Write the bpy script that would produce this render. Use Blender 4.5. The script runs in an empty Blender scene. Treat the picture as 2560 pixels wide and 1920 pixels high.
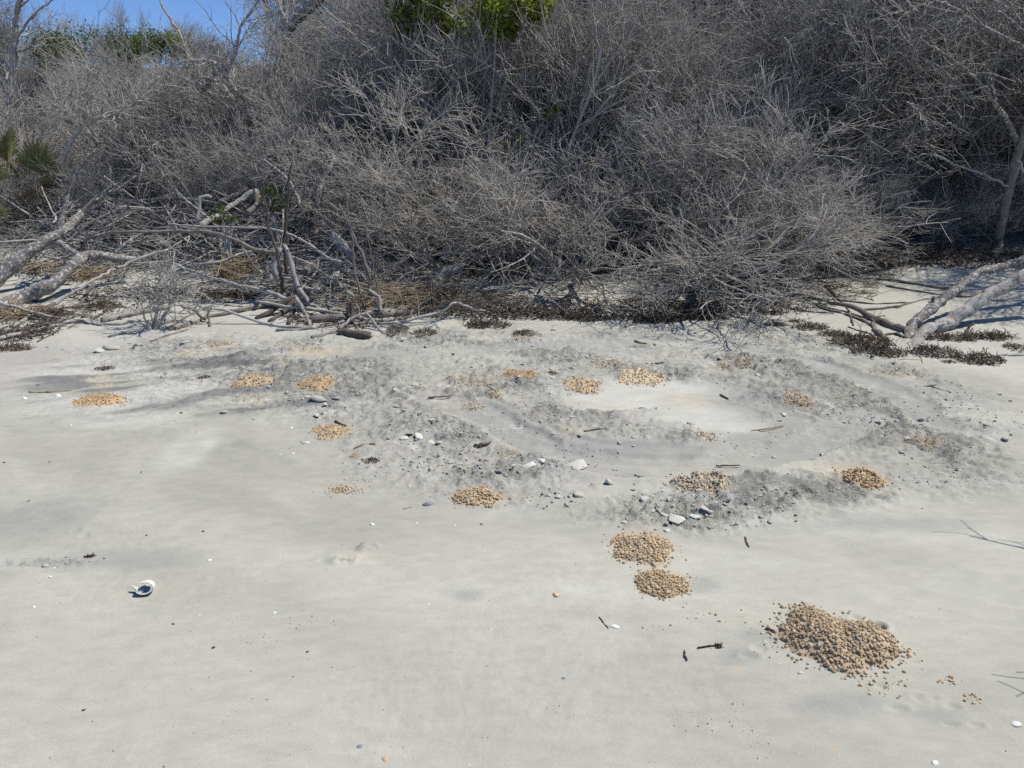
import bpy, math, random
import numpy as np
from mathutils import Vector

# ------------------------------------------------------------------ camera, sky, sun, exposure
S = bpy.context.scene
COL = S.collection
CAM_H, PITCH, HALF = 1.6, math.radians(17.0), math.radians(34.5)
F = 1280.0 / math.tan(HALF)                       # focal length in photo pixels (2560 wide)
cam_d = bpy.data.cameras.new('camera')
cam_d.sensor_width = 36.0
cam_d.lens = 18.0 / math.tan(HALF)
cam_d.clip_end = 2000.0
cam = bpy.data.objects.new('camera', cam_d)
COL.objects.link(cam)
cam.location = (0, 0, CAM_H)
cam.rotation_euler = (math.pi / 2 - PITCH, 0, 0)
S.camera = cam

SUN_EL, SUN_AZ = math.radians(58), math.radians(14)      # azimuth from +X towards +Y
sv = Vector((math.cos(SUN_EL) * math.cos(SUN_AZ), math.cos(SUN_EL) * math.sin(SUN_AZ), math.sin(SUN_EL)))
world = bpy.data.worlds.new('World')
S.world = world
world.use_nodes = True
wn = world.node_tree
sky = wn.nodes.new('ShaderNodeTexSky')
sky.sky_type = 'NISHITA'
sky.sun_disc = False
sky.sun_elevation = SUN_EL
sky.sun_rotation = math.atan2(sv.x, sv.y)
sky.air_density, sky.dust_density, sky.ozone_density = 0.6, 0.0, 8.0
sky.altitude = 500
bg = wn.nodes['Background']
bg.inputs['Strength'].default_value = 0.15
wn.links.new(sky.outputs['Color'], bg.inputs['Color'])
sun_d = bpy.data.lights.new('sun', 'SUN')
sun_d.energy = 4.6
sun_d.angle = math.radians(0.53)
sun_d.color = (1.0, 0.95, 0.87)
sun = bpy.data.objects.new('sun', sun_d)
COL.objects.link(sun)
sun.rotation_euler = sv.to_track_quat('Z', 'Y').to_euler()
S.view_settings.view_transform = 'Standard'
S.view_settings.look = 'None'
S.view_settings.exposure = 0.06
S.view_settings.gamma = 1.0
S.render.engine = 'CYCLES'
S.cycles.max_bounces = 2
S.cycles.diffuse_bounces = 1
S.cycles.glossy_bounces = 1
S.cycles.use_denoising = False

# ------------------------------------------------------------------ numeric helpers
_pt = np.random.RandomState(11).rand(256, 256)

def vnoise(x, y):
    x = np.asarray(x, float); y = np.asarray(y, float)
    xi = np.floor(x).astype(int); yi = np.floor(y).astype(int)
    u = x - xi; v = y - yi
    u = u * u * u * (u * (u * 6 - 15) + 10); v = v * v * v * (v * (v * 6 - 15) + 10)
    a = _pt[xi & 255, yi & 255]; b = _pt[(xi + 1) & 255, yi & 255]
    c = _pt[xi & 255, (yi + 1) & 255]; d = _pt[(xi + 1) & 255, (yi + 1) & 255]
    return (a * (1 - u) + b * u) * (1 - v) + (c * (1 - u) + d * u) * v

def fbm(x, y, o=4, s=0.0):
    t = 0; a = 0.5; n = 0
    x = np.asarray(x, float); y = np.asarray(y, float)
    for i in range(o):
        xr = x * 0.8 - y * 0.6 + s + i * 17.3; yr = x * 0.6 + y * 0.8 - s + i * 9.1
        t = t + a * vnoise(xr, yr); n += a; a *= 0.5; x = x * 2.03; y = y * 2.03
    return t / n

def sstep(a, b, x):
    t = np.clip((np.asarray(x, float) - a) / (b - a), 0, 1)
    return t * t * (3 - 2 * t)

# macro ground: beach, gentle rise, dune
def gmac(x, y):
    x = np.asarray(x, float); y = np.asarray(y, float)
    z = 0.15 * sstep(2.5, 8.5, y) * 1.4
    yy = np.clip(y - 6.6, 0, 3.6)
    z = z + 0.035 * yy + 0.022 * yy * yy
    toe = 10.0 + 1.2 * sstep(3.7, 4.9, x)            # the bank is hollowed out on one side
    top = 16.6
    h = 2.75 + 2.3 * sstep(-5.5, 0.5, x)
    scarp = sstep(3.7, 4.7, x)
    t = np.clip((y - toe) / (top - toe), 0, 1)
    z = z + 1.0 * scarp * sstep(10.55, 11.05, y)
    h = h - 1.0 * scarp
    z = z + h * (0.55 * t + 0.45 * t * t * (3 - 2 * t))
    z = z + 0.12 * (fbm(x * 0.55, y * 0.55, 2, 3) - 0.5) * sstep(5.5, 8, y)
    z = z + 0.16 * np.exp(-((x + 5.3) / 1.2) ** 2 - ((y - 8.9) / 0.5) ** 2)      # low sand ledge
    z = z + 0.14 * np.exp(-((x - 6.0) / 1.3) ** 2 - ((y - 8.3) / 0.6) ** 2)
    return z

CP, SP = math.cos(PITCH), math.sin(PITCH)

def ray(px, v):
    a = (px - 1280.0) / F; b = (960.0 - v) / F
    return np.array([a, CP + b * SP, -SP + b * CP])

_gc = {}
def G(px, v):                                    # photo pixel -> point on the ground
    key = (round(px, 1), round(v, 1))
    if key in _gc: return _gc[key].copy()
    d = ray(px, v)
    t = np.linspace(0.5, 30, 1500)
    e = CAM_H + d[2] * t - gmac(d[0] * t, d[1] * t)
    i = int(np.argmax(e < 0)) or len(t) - 1
    a, b_ = t[i - 1], t[i]
    f = e[i - 1] / (e[i - 1] - e[i] + 1e-12)
    tt = a + (b_ - a) * min(max(f, 0), 1)
    p = np.array([d[0] * tt, d[1] * tt, CAM_H + d[2] * tt]); p[2] = float(gmac(p[0], p[1]))
    _gc[key] = p.copy()
    return p

def P(px, v, Y):                                 # photo pixel -> point at distance Y
    d = ray(px, v); t = Y / d[1]
    return np.array([d[0] * t, Y, CAM_H + d[2] * t])

def mpp(px, v):                                  # metres per photo pixel on the ground there
    p = G(px, v)
    return (p[1] * CP + (CAM_H - p[2]) * SP) / F

def elli(px, v, rx, ry):                         # ellipse in the photo -> (cx, cy, rx, ry) on the ground
    c = G(px, v); a = G(px, v - ry); b = G(px, v + ry)
    return c[0], (a[1] + b[1]) / 2, rx * mpp(px, v), abs(a[1] - b[1]) / 2

def soft(x, y, e, edge=0.5, wob=0.0, seed=0):
    x = np.asarray(x, float); y = np.asarray(y, float)
    near = (np.abs(x - e[0]) < e[2] * 1.7) & (np.abs(y - e[1]) < e[3] * 1.7)
    out = np.zeros(x.shape)
    if not near.any(): return out
    xn, yn = x[near], y[near]
    d = np.sqrt(((xn - e[0]) / e[2]) ** 2 + ((yn - e[1]) / e[3]) ** 2)
    if wob: d = d + wob * (fbm(xn * 2.2, yn * 2.2, 4, seed) - 0.5) * 2
    out[near] = 1 - sstep(1 - edge, 1 + edge * 0.4, d)
    return out

def polydist(x, y, pts):
    best = np.full(np.shape(x), 1e9); side = np.zeros(np.shape(x))
    for (ax, ay), (bx, by) in zip(pts[:-1], pts[1:]):
        dx, dy = bx - ax, by - ay; L2 = dx * dx + dy * dy
        t = np.clip(((x - ax) * dx + (y - ay) * dy) / L2, 0, 1)
        qx, qy = x - ax - t * dx, y - ay - t * dy
        d = np.hypot(qx, qy)
        m = d < best
        side = np.where(m, np.sign(qx * dy - qy * dx) * d, side)
        best = np.where(m, d, best)
    return best, side

def catmull(pts, n):
    p = np.array(pts, float)
    if len(p) < 3:
        t = np.linspace(0, 1, n)[:, None]
        return p[0] * (1 - t) + p[-1] * t
    q = np.vstack([2 * p[0] - p[1], p, 2 * p[-1] - p[-2]])
    seg = len(p) - 1
    out = []
    for s in np.linspace(0, seg - 1e-6, n):
        i = int(s); t = s - i
        a, b, c, d = q[i], q[i + 1], q[i + 2], q[i + 3]
        out.append(0.5 * (2 * b + (c - a) * t + (2 * a - 5 * b + 4 * c - d) * t * t + (3 * b - a - 3 * c + d) * t ** 3))
    return np.array(out)

# ------------------------------------------------------------------ mesh helpers
def mk(name, V, faces, mat=None, smooth=True):
    me = bpy.data.meshes.new(name)
    V = np.asarray(V, np.float32)
    me.vertices.add(len(V)); me.vertices.foreach_set('co', V.ravel())
    li, ls, off = [], [], 0
    for f in faces:
        f = np.asarray(f, np.int32)
        if not len(f): continue
        li.append(f.ravel()); k = f.shape[1]
        ls.append(np.arange(len(f), dtype=np.int32) * k + off); off += f.size
    li = np.concatenate(li); ls = np.concatenate(ls)
    me.loops.add(len(li)); me.loops.foreach_set('vertex_index', li)
    me.polygons.add(len(ls)); me.polygons.foreach_set('loop_start', ls)
    me.update(calc_edges=True)
    if smooth:
        me.polygons.foreach_set('use_smooth', np.ones(len(ls), bool))
    if mat: me.materials.append(mat)
    return me

def tubes(Pt, R, ns):
    """Pt (M,k,3), R (M,k) -> verts, quads"""
    M, k, _ = Pt.shape
    T = np.gradient(Pt, axis=1)
    T /= np.linalg.norm(T, axis=2, keepdims=True) + 1e-9
    mt = np.abs(T.mean(axis=1))
    ref = np.where((mt[:, 2] > 0.75)[:, None], np.array([1.0, 0, 0]), np.array([0, 0, 1.0]))[:, None, :]
    A = np.cross(T, np.broadcast_to(ref, T.shape)); A /= np.linalg.norm(A, axis=2, keepdims=True) + 1e-9
    B = np.cross(T, A)
    an = np.arange(ns) / ns * 2 * math.pi
    ring = A[:, :, None, :] * np.cos(an)[None, None, :, None] + B[:, :, None, :] * np.sin(an)[None, None, :, None]
    V = (Pt[:, :, None, :] + ring * R[:, :, None, None]).reshape(-1, 3)
    base = (np.arange(M) * k * ns)[:, None, None] + (np.arange(k - 1) * ns)[None, :, None]
    s = np.arange(ns)[None, None, :]; s2 = (s + 1) % ns
    q = np.stack([base + s, base + s2, base + ns + s2, base + ns + s], axis=-1).reshape(-1, 4)
    return V, q

class Bag:
    def __init__(self): self.V = []; self.Fq = []; self.Ft = []; self.n = 0
    def add(self, V, q=None, t=None):
        V = np.asarray(V)
        if q is not None and len(q): self.Fq.append(np.asarray(q) + self.n)
        if t is not None and len(t): self.Ft.append(np.asarray(t) + self.n)
        self.V.append(V); self.n += len(V)
    def mesh(self, name, mat, smooth=True):
        f = []
        if self.Fq: f.append(np.concatenate(self.Fq))
        if self.Ft: f.append(np.concatenate(self.Ft))
        return mk(name, np.concatenate(self.V), f, mat, smooth)

def link(name, me, parent=None, loc=None):
    o = bpy.data.objects.new(name, me)
    COL.objects.link(o)
    if parent is not None: o.parent = parent
    if loc is not None: o.location = loc
    return o

def tag(o, label, cat, group=None, kind=None):
    o['label'] = label
    if cat: o['category'] = cat
    if group: o['group'] = group
    if kind: o['kind'] = kind
    return o

def recentre(me, c):
    n = len(me.vertices); a = np.empty(n * 3, np.float32)
    me.vertices.foreach_get('co', a); a = a.reshape(-1, 3) - np.asarray(c, np.float32)
    me.vertices.foreach_set('co', a.ravel()); me.update()

# ------------------------------------------------------------------ materials
def nodes(name, rough=0.9):
    m = bpy.data.materials.new(name); m.use_nodes = True
    nt = m.node_tree; b = nt.nodes['Principled BSDF']
    b.inputs['Roughness'].default_value = rough
    b.inputs['Specular IOR Level'].default_value = 0.2
    return m, nt, b

def N(nt, t, **kw):
    n = nt.nodes.new(t)
    for k, v in kw.items():
        if k in n.inputs: n.inputs[k].default_value = v
        else: setattr(n, k, v)
    return n

def ramp(nt, stops, interp='LINEAR'):
    n = nt.nodes.new('ShaderNodeValToRGB'); r = n.color_ramp; r.interpolation = interp
    while len(r.elements) < len(stops): r.elements.new(0.5)
    for e, (p, c) in zip(r.elements, stops):
        e.position = p; e.color = (*c, 1) if len(c) == 3 else c
    return n

def mix(nt, fac, a, b, mode='MIX'):
    n = nt.nodes.new('ShaderNodeMix'); n.data_type = 'RGBA'; n.blend_type = mode
    for sock, val in ((n.inputs[0], fac), (n.inputs[6], a), (n.inputs[7], b)):
        if isinstance(val, (int, float)): sock.default_value = val
        elif isinstance(val, tuple): sock.default_value = (*val, 1)
        else: nt.links.new(val, sock)
    return n.outputs[2]

def math_(nt, op, a, b=0.0):
    n = nt.nodes.new('ShaderNodeMath'); n.operation = op
    for s, v in zip(n.inputs, (a, b)):
        if isinstance(v, (int, float)): s.default_value = v
        else: nt.links.new(v, s)
    return n.outputs[0]

def bark(name, c1, c2, lichen=None, lamount=0.6, scale=14.0, bump=0.4, vary=0.35, grain=0.0):
    m, nt, b = nodes(name, 0.92)
    tc = N(nt, 'ShaderNodeTexCoord'); L = nt.links.new
    n1 = N(nt, 'ShaderNodeTexNoise', Scale=scale, Detail=4.0)
    L(tc.outputs['Object'], n1.inputs['Vector'])
    r1 = ramp(nt, [(0.3, c1), (0.7, c2)]); L(n1.outputs['Fac'], r1.inputs[0])
    col = r1.outputs[0]
    if lichen:
        n2 = N(nt, 'ShaderNodeTexNoise', Scale=scale * 1.9, Detail=5.0, Roughness=0.6)
        L(tc.outputs['Object'], n2.inputs['Vector'])
        r2 = ramp(nt, [(lamount, (0, 0, 0)), (lamount + 0.05, (1, 1, 1))]); L(n2.outputs['Fac'], r2.inputs[0])
        col = mix(nt, r2.outputs[0], col, lichen)
    crack = None
    if grain:                                   # cracks that run along the limb
        ga = N(nt, 'ShaderNodeAttribute', attribute_name='grain')
        gm = N(nt, 'ShaderNodeMapping'); gm.inputs['Scale'].default_value = (5.0, 5.0, 9.0); L(ga.outputs['Vector'], gm.inputs[0])
        gn = N(nt, 'ShaderNodeTexNoise', Scale=1.6, Detail=6.0, Roughness=0.7, Distortion=0.4); L(gm.outputs[0], gn.inputs['Vector'])
        gr = ramp(nt, [(0.36, (1 - grain,) * 3), (0.50, (1, 1, 1)), (0.70, (1.15, 1.14, 1.12))]); L(gn.outputs['Fac'], gr.inputs[0])
        col = mix(nt, 1.0, col, gr.outputs[0], 'MULTIPLY'); crack = gn
    oi = N(nt, 'ShaderNodeObjectInfo')
    f = math_(nt, 'ADD', math_(nt, 'MULTIPLY', oi.outputs['Random'], vary), 1 - vary / 2)
    col = mix(nt, 1.0, col, f, 'MULTIPLY')
    L(col, b.inputs['Base Color'])
    if crack:
        bp = N(nt, 'ShaderNodeBump', Strength=0.9, Distance=0.012); L(crack.outputs['Fac'], bp.inputs['Height'])
        L(bp.outputs[0], b.inputs['Normal'])
    elif bump:
        n3 = N(nt, 'ShaderNodeTexNoise', Scale=scale * 5, Detail=4.0); L(tc.outputs['Object'], n3.inputs['Vector'])
        bp = N(nt, 'ShaderNodeBump', Strength=bump, Distance=0.008); L(n3.outputs['Fac'], bp.inputs['Height'])
        L(bp.outputs[0], b.inputs['Normal'])
    return m

M_TWIG = bark('dead_twig_grey', (0.31, 0.292, 0.262), (0.50, 0.472, 0.425), None, scale=5, bump=0, vary=0.5)
M_TWIGB = bark('dead_twig_brown', (0.29, 0.262, 0.222), (0.46, 0.425, 0.368), None, scale=5, bump=0, vary=0.4)
M_STEM = bark('shrub_bark', (0.26, 0.24, 0.215), (0.46, 0.43, 0.385), (0.55, 0.54, 0.49), 0.58, 16, 0.3)
M_LICHEN = bark('lichen_bark', (0.17, 0.155, 0.14), (0.30, 0.275, 0.25), (0.60, 0.59, 0.55), 0.54, 20, 0.8, 0.1, grain=0.5)
M_DRIFT = bark('driftwood_grey', (0.38, 0.355, 0.325), (0.56, 0.535, 0.495), (0.60, 0.58, 0.55), 0.62, 13, 0.5, 0.25, grain=0.5)
M_DARKW = bark('dark_wood', (0.085, 0.07, 0.058), (0.19, 0.16, 0.135), None, 0.6, 13, 0.5, 0.2, grain=0.5)  # dark wood; also colours the upright snags seen from their shaded side
M_BROWN = bark('brown_wood', (0.18, 0.155, 0.135), (0.33, 0.292, 0.255), (0.42, 0.40, 0.37), 0.66, 12, 0.5, 0.2, grain=0.5)
M_SILVER = bark('silvered_log', (0.30, 0.28, 0.255), (0.50, 0.478, 0.445), (0.20, 0.14, 0.10), 0.58, 9, 0.7, 0.1, grain=0.5)
M_STRAW = bark('straw', (0.26, 0.20, 0.125), (0.46, 0.38, 0.26), (0.17, 0.11, 0.07), 0.6, 6, 0, 0.3)
M_WRACK = bark('dried_seaweed', (0.05, 0.038, 0.032), (0.15, 0.115, 0.09), (0.27, 0.20, 0.14), 0.55, 14, 0, 0.3)

def leafmat(name, c1, c2, tr=0.35):
    m, nt, b = nodes(name, 0.5)
    g = N(nt, 'ShaderNodeNewGeometry'); r = ramp(nt, [(0, c1), (1, c2)])
    nt.links.new(g.outputs['Random Per Island'], r.inputs[0])
    nt.links.new(r.outputs[0], b.inputs['Base Color'])
    b.inputs['Specular IOR Level'].default_value = 0.4
    t = N(nt, 'ShaderNodeBsdfTranslucent'); nt.links.new(r.outputs[0], t.inputs['Color'])
    mx = N(nt, 'ShaderNodeMixShader', Fac=tr)
    nt.links.new(b.outputs[0], mx.inputs[1]); nt.links.new(t.outputs[0], mx.inputs[2])
    nt.links.new(mx.outputs[0], nt.nodes['Material Output'].inputs['Surface'])
    return m

M_LEAF = leafmat('green_leaf', (0.04, 0.065, 0.016), (0.17, 0.20, 0.055))
M_LEAFB = leafmat('bright_leaf', (0.07, 0.11, 0.015), (0.36, 0.40, 0.06))
M_PALM = leafmat('palmetto_green', (0.14, 0.15, 0.06), (0.30, 0.29, 0.14), 0.2)
M_PALMD = leafmat('palmetto_dead', (0.42, 0.37, 0.29), (0.72, 0.66, 0.56), 0.2)
M_LITTER = leafmat('leaf_litter', (0.04, 0.03, 0.023), (0.20, 0.15, 0.11), 0.0)

def speckle(name, c1, c2, c3=None, scale=30, bump=0.6, rough=0.95, vary=0.25):
    m, nt, b = nodes(name, rough); L = nt.links.new
    tc = N(nt, 'ShaderNodeTexCoord')
    n1 = N(nt, 'ShaderNodeTexNoise', Scale=scale, Detail=6.0, Roughness=0.65); L(tc.outputs['Object'], n1.inputs['Vector'])
    r1 = ramp(nt, [(0.3, c1), (0.7, c2)]); L(n1.outputs['Fac'], r1.inputs[0])
    col = r1.outputs[0]
    oi = N(nt, 'ShaderNodeObjectInfo')
    if c3:
        g = N(nt, 'ShaderNodeNewGeometry')
        rr = math_(nt, 'FRACT', math_(nt, 'ADD', g.outputs['Random Per Island'], oi.outputs['Random']))
        r2 = ramp(nt, [(0.0, c1), (0.45, c2), (1.0, c3)]); L(rr, r2.inputs[0])
        col = mix(nt, 0.65, col, r2.outputs[0])
    f = math_(nt, 'ADD', math_(nt, 'MULTIPLY', oi.outputs['Random'], vary), 1 - vary / 2)
    col = mix(nt, 1.0, col, f, 'MULTIPLY')
    L(col, b.inputs['Base Color'])
    gp = N(nt, 'ShaderNodeNewGeometry')
    n3 = N(nt, 'ShaderNodeTexNoise', Scale=260.0, Detail=3.0); L(gp.outputs['Position'], n3.inputs['Vector'])
    bp = N(nt, 'ShaderNodeBump', Strength=bump * 0.8, Distance=0.0025); L(n3.outputs['Fac'], bp.inputs['Height'])
    L(bp.outputs[0], b.inputs['Normal'])
    return m

M_CLOD = speckle('sand_clod', (0.38, 0.37, 0.32), (0.54, 0.525, 0.465), None, 25)
M_CLODL = speckle('pale_clod', (0.50, 0.485, 0.425), (0.68, 0.665, 0.60), None, 18)
M_SHELL = speckle('white_shell', (0.62, 0.60, 0.56), (0.82, 0.80, 0.76), None, 25, 0.2, 0.6)
M_SHELLT = speckle('tan_shell', (0.50, 0.33, 0.18), (0.68, 0.50, 0.33), None, 30, 0.2, 0.6)
M_SHELLG = speckle('blue_grey_shell', (0.13, 0.135, 0.16), (0.30, 0.30, 0.33), None, 40, 0.2, 0.5)
M_BLACK = speckle('black_fragment', (0.02, 0.02, 0.022), (0.06, 0.06, 0.065), None, 40, 0.2, 0.6)
PELLET = {
    'tan': speckle('pellet_tan', (0.40, 0.29, 0.165), (0.54, 0.415, 0.265), (0.65, 0.525, 0.365), 60),
    'brown': speckle('pellet_brown', (0.34, 0.255, 0.155), (0.50, 0.385, 0.25), (0.63, 0.51, 0.355), 50),
    'orange': speckle('pellet_orange', (0.40, 0.27, 0.14), (0.55, 0.40, 0.24), (0.64, 0.50, 0.33), 60),
    'cream': speckle('pellet_cream', (0.45, 0.37, 0.25), (0.58, 0.49, 0.35), (0.68, 0.60, 0.46), 60),
    'yellow': speckle('pellet_yellow', (0.44, 0.345, 0.21), (0.56, 0.455, 0.31), (0.64, 0.54, 0.40), 60),
    'white': speckle('pellet_white', (0.566, 0.576, 0.505), (0.700, 0.719, 0.639), (0.704, 0.744, 0.719), 60),
}
PELCOL = {'tan': (0.52, 0.40, 0.26), 'brown': (0.44, 0.34, 0.22), 'orange': (0.50, 0.37, 0.22),
          'cream': (0.55, 0.49, 0.38), 'yellow': (0.56, 0.455, 0.30), 'white': (0.62, 0.59, 0.51)}

# ------------------------------------------------------------------ ground marks (all in ground coordinates)
MOUNDS = [  # px, v, width px, height px, colour, relief, pellet px, name of look and place
    (1605, 1362, 135, 78, 'tan', 1.0, 9.0, 'tan pellet mound just below the pale sand slabs', 110),
    (1660, 1448, 125, 70, 'tan', 0.8, 8.5, 'tan pellet mound spilling down from the one below the slabs', 100),
    (1745, 1199, 155, 52, 'cream', 1.1, 9.0, 'cream pellet mound on the edge of the curved track', 110),
    (2163, 1190, 100, 52, 'orange', 1.1, 9.5, 'rust orange pellet mound with a pale spill beside it', 80),
    (1198, 1241, 125, 46, 'tan', 0.9, 8.5, 'tan pellet mound beside the dark mussel shell', 90),
    (860, 1223, 74, 24, 'orange', 0.5, 6.0, 'flat orange pellet scatter on the smooth sand', 0),
    (827, 1075, 84, 38, 'tan', 0.9, 7.0, 'tan pellet mound with a dark stick on its top', 0),
    (633, 954, 96, 34, 'brown', 1.2, 7.0, 'brown and yellow pellet mound beside a forked twig', 0),
    (795, 958, 80, 32, 'tan', 1.0, 6.0, 'tan conical pellet mound between two clod patches', 0),
    (255, 995, 118, 30, 'orange', 0.8, 6.5, 'flat orange brown pellet mound among dark sand streaks', 0),
    (1458, 960, 82, 34, 'tan', 0.9, 7.0, 'pinkish tan pellet mound at the rim of the pale circle', 0),
    (1603, 942, 108, 34, 'yellow', 0.8, 6.0, 'pale yellow pellet mound behind the pale sand circle', 0),
    (1517, 910, 70, 18, 'yellow', 0.6, 6.0, 'yellow pellet mound under a long dark stick', 0),
    (1293, 935, 90, 22, 'orange', 0.7, 5.5, 'low orange pellet mound in the churned sand', 0),
    (1180, 1008, 62, 20, 'cream', 0.7, 6.0, 'small whitish pellet scatter at the start of the track', 0),
    (1238, 988, 30, 20, 'orange', 0.6, 5.0, 'tiny orange pellet heap beside the white scatter', 0),
    (1850, 908, 58, 22, 'yellow', 0.6, 5.5, 'pale yellow pellet patch behind the churned ring', 0),
    (1808, 918, 26, 14, 'orange', 0.6, 5.0, 'tiny orange pellet patch beside the pale yellow one', 0),
    (1992, 998, 56, 42, 'orange', 0.6, 7.0, 'orange pellet streak on the rim of the churned ring', 0),
    (1768, 1092, 52, 20, 'tan', 0.6, 6.5, 'small tan pellet scatter inside the ring', 0),
    (2318, 1112, 56, 38, 'yellow', 0.35, 5.5, 'flat yellow pellet patch on the far side of the ring', 0),
    (552, 857, 62, 14, 'yellow', 0.5, 4.5, 'thin yellow pellet patch near the brown fallen branch', 0),
    (1306, 845, 46, 18, 'yellow', 0.5, 4.5, 'small straw yellow pellet patch beside dark wrack', 0),
    (888, 1139, 30, 16, 'orange', 0.3, 5.0, 'small flat orange pellet patch above dark seaweed', 0),
]
SMEARS = [(790, 875, 75, 12, 'yellow', .55), (265, 966, 36, 8, 'yellow', .8), (232, 944, 42, 9, 'yellow', .5), (706, 915, 28, 10, 'yellow', .6),
          (1145, 945, 40, 12, 'yellow', .55), (1210, 950, 26, 16, 'tan', .3), (1500, 1018, 55, 20, 'orange', .28), (1722, 1002, 40, 18, 'yellow', .45),
          (500, 885, 50, 12, 'yellow', .4), (650, 1000, 30, 14, 'yellow', .35), (1130, 985, 60, 40, 'cream', .35), (1270, 1130, 26, 22, 'tan', .35),
          (2100, 1190, 34, 22, 'tan', .6), (2260, 1105, 30, 16, 'yellow', .3), (2250, 938, 60, 14, 'yellow', .3), (895, 1388, 42, 20, 'cream', .5),
          (2200, 935, 20, 10, 'tan', .2), (1848, 1670, 12, 9, 'orange', .45), (2088, 1872, 10, 8, 'orange', .4), (1420, 1075, 40, 16, 'yellow', .3),
          (2075, 1185, 60, 30, 'cream', .4), (440, 815, 26, 5, 'yellow', .4), (1140, 815, 30, 8, 'tan', .3)]
RUBBLE = [elli(*a) for a in [(1560, 1000, 620, 170), (760, 905, 420, 80), (1130, 1110, 260, 110), (1700, 1280, 300, 60), (2230, 1110, 330, 150),
                             (1300, 870, 560, 60), (2030, 930, 340, 90), (1000, 960, 560, 120), (1750, 885, 620, 70), (2250, 1000, 300, 120), (560, 880, 420, 50), (1250, 1180, 300, 70), (1250, 1010, 330, 120), (1960, 1230, 320, 70), (110, 1405, 190, 14), (845, 1406, 48, 12), (905, 1376, 40, 14)]]
STREAK = [elli(*a) for a in [(380, 965, 380, 110), (250, 930, 240, 60), (640, 1000, 260, 40)]]
PALE = [elli(*a) for a in [(1640, 985, 240, 36), (1740, 1040, 190, 44), (1560, 1005, 190, 26), (330, 1050, 190, 26), (470, 1120, 70, 60), (2130, 1330, 420, 60),
                           (2420, 890, 260, 60), (1480, 1600, 120, 60), (330, 850, 300, 28), (1300, 1290, 160, 24), (1350, 1200, 130, 26), (2450, 1050, 120, 60),
                           (1330, 1480, 500, 40), (1850, 1440, 300, 80), (2350, 1500, 300, 120), (90, 1400, 220, 26), (2150, 1490, 260, 50), (1240, 1080, 90, 26)]]
DAMP = [elli(*a) for a in [(2250, 1310, 260, 26), (1170, 1488, 55, 20), (590, 1112, 32, 12), (100, 1290, 160, 60), (1850, 1640, 60, 26), (2100, 1760, 150, 40),
                           (2350, 1790, 90, 26), (1900, 1590, 80, 22), (1600, 1120, 330, 40), (1900, 1020, 140, 60), (300, 1400, 240, 30), (1750, 1460, 60, 24)]]
TRACK = [tuple(G(a, b)[:2]) for a, b in [(1080, 990), (1180, 1020), (1260, 1062), (1340, 1105), (1440, 1140), (1560, 1163), (1690, 1170), (1830, 1155), (1960, 1125), (2080, 1085), (2180, 1040)]]
TRACK2 = [tuple(G(a, b)[:2]) for a, b in [(640, 893), (860, 886), (1100, 880), (1400, 862), (1650, 855), (1900, 880), (2100, 930), (2250, 990), (2330, 1060)]]
TRACK3 = [tuple(G(a, b)[:2]) for a, b in [(1210, 1000), (1330, 1065), (1470, 1110), (1600, 1128), (1750, 1126), (1900, 1090), (1990, 1050)]]
PRINTS = [(593, 1112, 40, 14), (190, 1325, 14, 6), (210, 1340, 14, 6), (820, 1400, 26, 8), (860, 1395, 30, 12), (2200, 1715, 22, 9), (2330, 1745, 22, 8), (2380, 1765, 24, 9), (2380, 1810, 26, 8),
          (2440, 1812, 22, 8), (1900, 1620, 20, 9), (1870, 1640, 26, 10), (2300, 1745, 24, 14), (2240, 1770, 30, 12), (1990, 1560, 12, 6), (2140, 1545, 16, 10)]
PRINTS = [elli(*a) for a in PRINTS]

def masks(x, y):
    w = 0.10 * (fbm(x * 1.6, y * 1.6, 3, 5) - 0.5)
    rub = np.zeros(np.shape(x))
    for i, e in enumerate(RUBBLE): rub = np.maximum(rub, soft(x + w, y + w, e, 0.75, 0.35, i))
    pale = np.zeros(np.shape(x))
    for i, e in enumerate(PALE): pale = np.maximum(pale, soft(x + w, y - w, e, 0.7, 0.25, 20 + i))
    inner = np.maximum.reduce([soft(x, y, PALE[i], 0.5, 0.55, 20 + i) for i in range(3)])
    rub = rub * (1 - 0.97 * inner)
    rub = rub * (0.45 + 0.55 * sstep(0.36, 0.56, fbm(x * 2.6, y * 3.2, 5, 41)))
    stk = np.zeros(np.shape(x))
    for i, e in enumerate(STREAK): stk = np.maximum(stk, soft(x, y, e, 0.6, 0.2, 60 + i))
    return rub, pale, stk

def track(x, y):
    hgt = np.zeros(np.shape(x)); inside = np.zeros(np.shape(x))
    for pts, wd, dp in ((TRACK, 0.16, 0.012), (TRACK2, 0.14, 0.008), (TRACK3, 0.10, 0.006)):
        pp = catmull(np.array([(a, b, 0) for a, b in pts]), 22)[:, :2]
        near = (x > pp[:, 0].min() - 0.5) & (x < pp[:, 0].max() + 0.5) & (y > pp[:, 1].min() - 0.5) & (y < pp[:, 1].max() + 0.5)
        d = np.full(np.shape(x), 9.0); s = np.zeros(np.shape(x))
        if near.any(): d[near], s[near] = polydist(x[near], y[near], [tuple(q) for q in pp])
        d = d + 0.10 * (fbm(x * 6, y * 6, 4, 77) - 0.5)
        ins = 1 - sstep(wd * 0.75, wd, d)
        ridge = np.exp(-((d - wd * 1.1) / 0.035) ** 2) * (0.4 + fbm(x * 4, y * 4, 2, 8))
        groove = np.sin(s / 0.028) * 0.0035 * ins * sstep(0.35, 0.6, fbm(x * 3, y * 3, 2, 91))
        hgt = hgt - dp * ins + dp * 0.9 * ridge + groove
        inside = np.maximum(inside, ins)
    return hgt, inside

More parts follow.
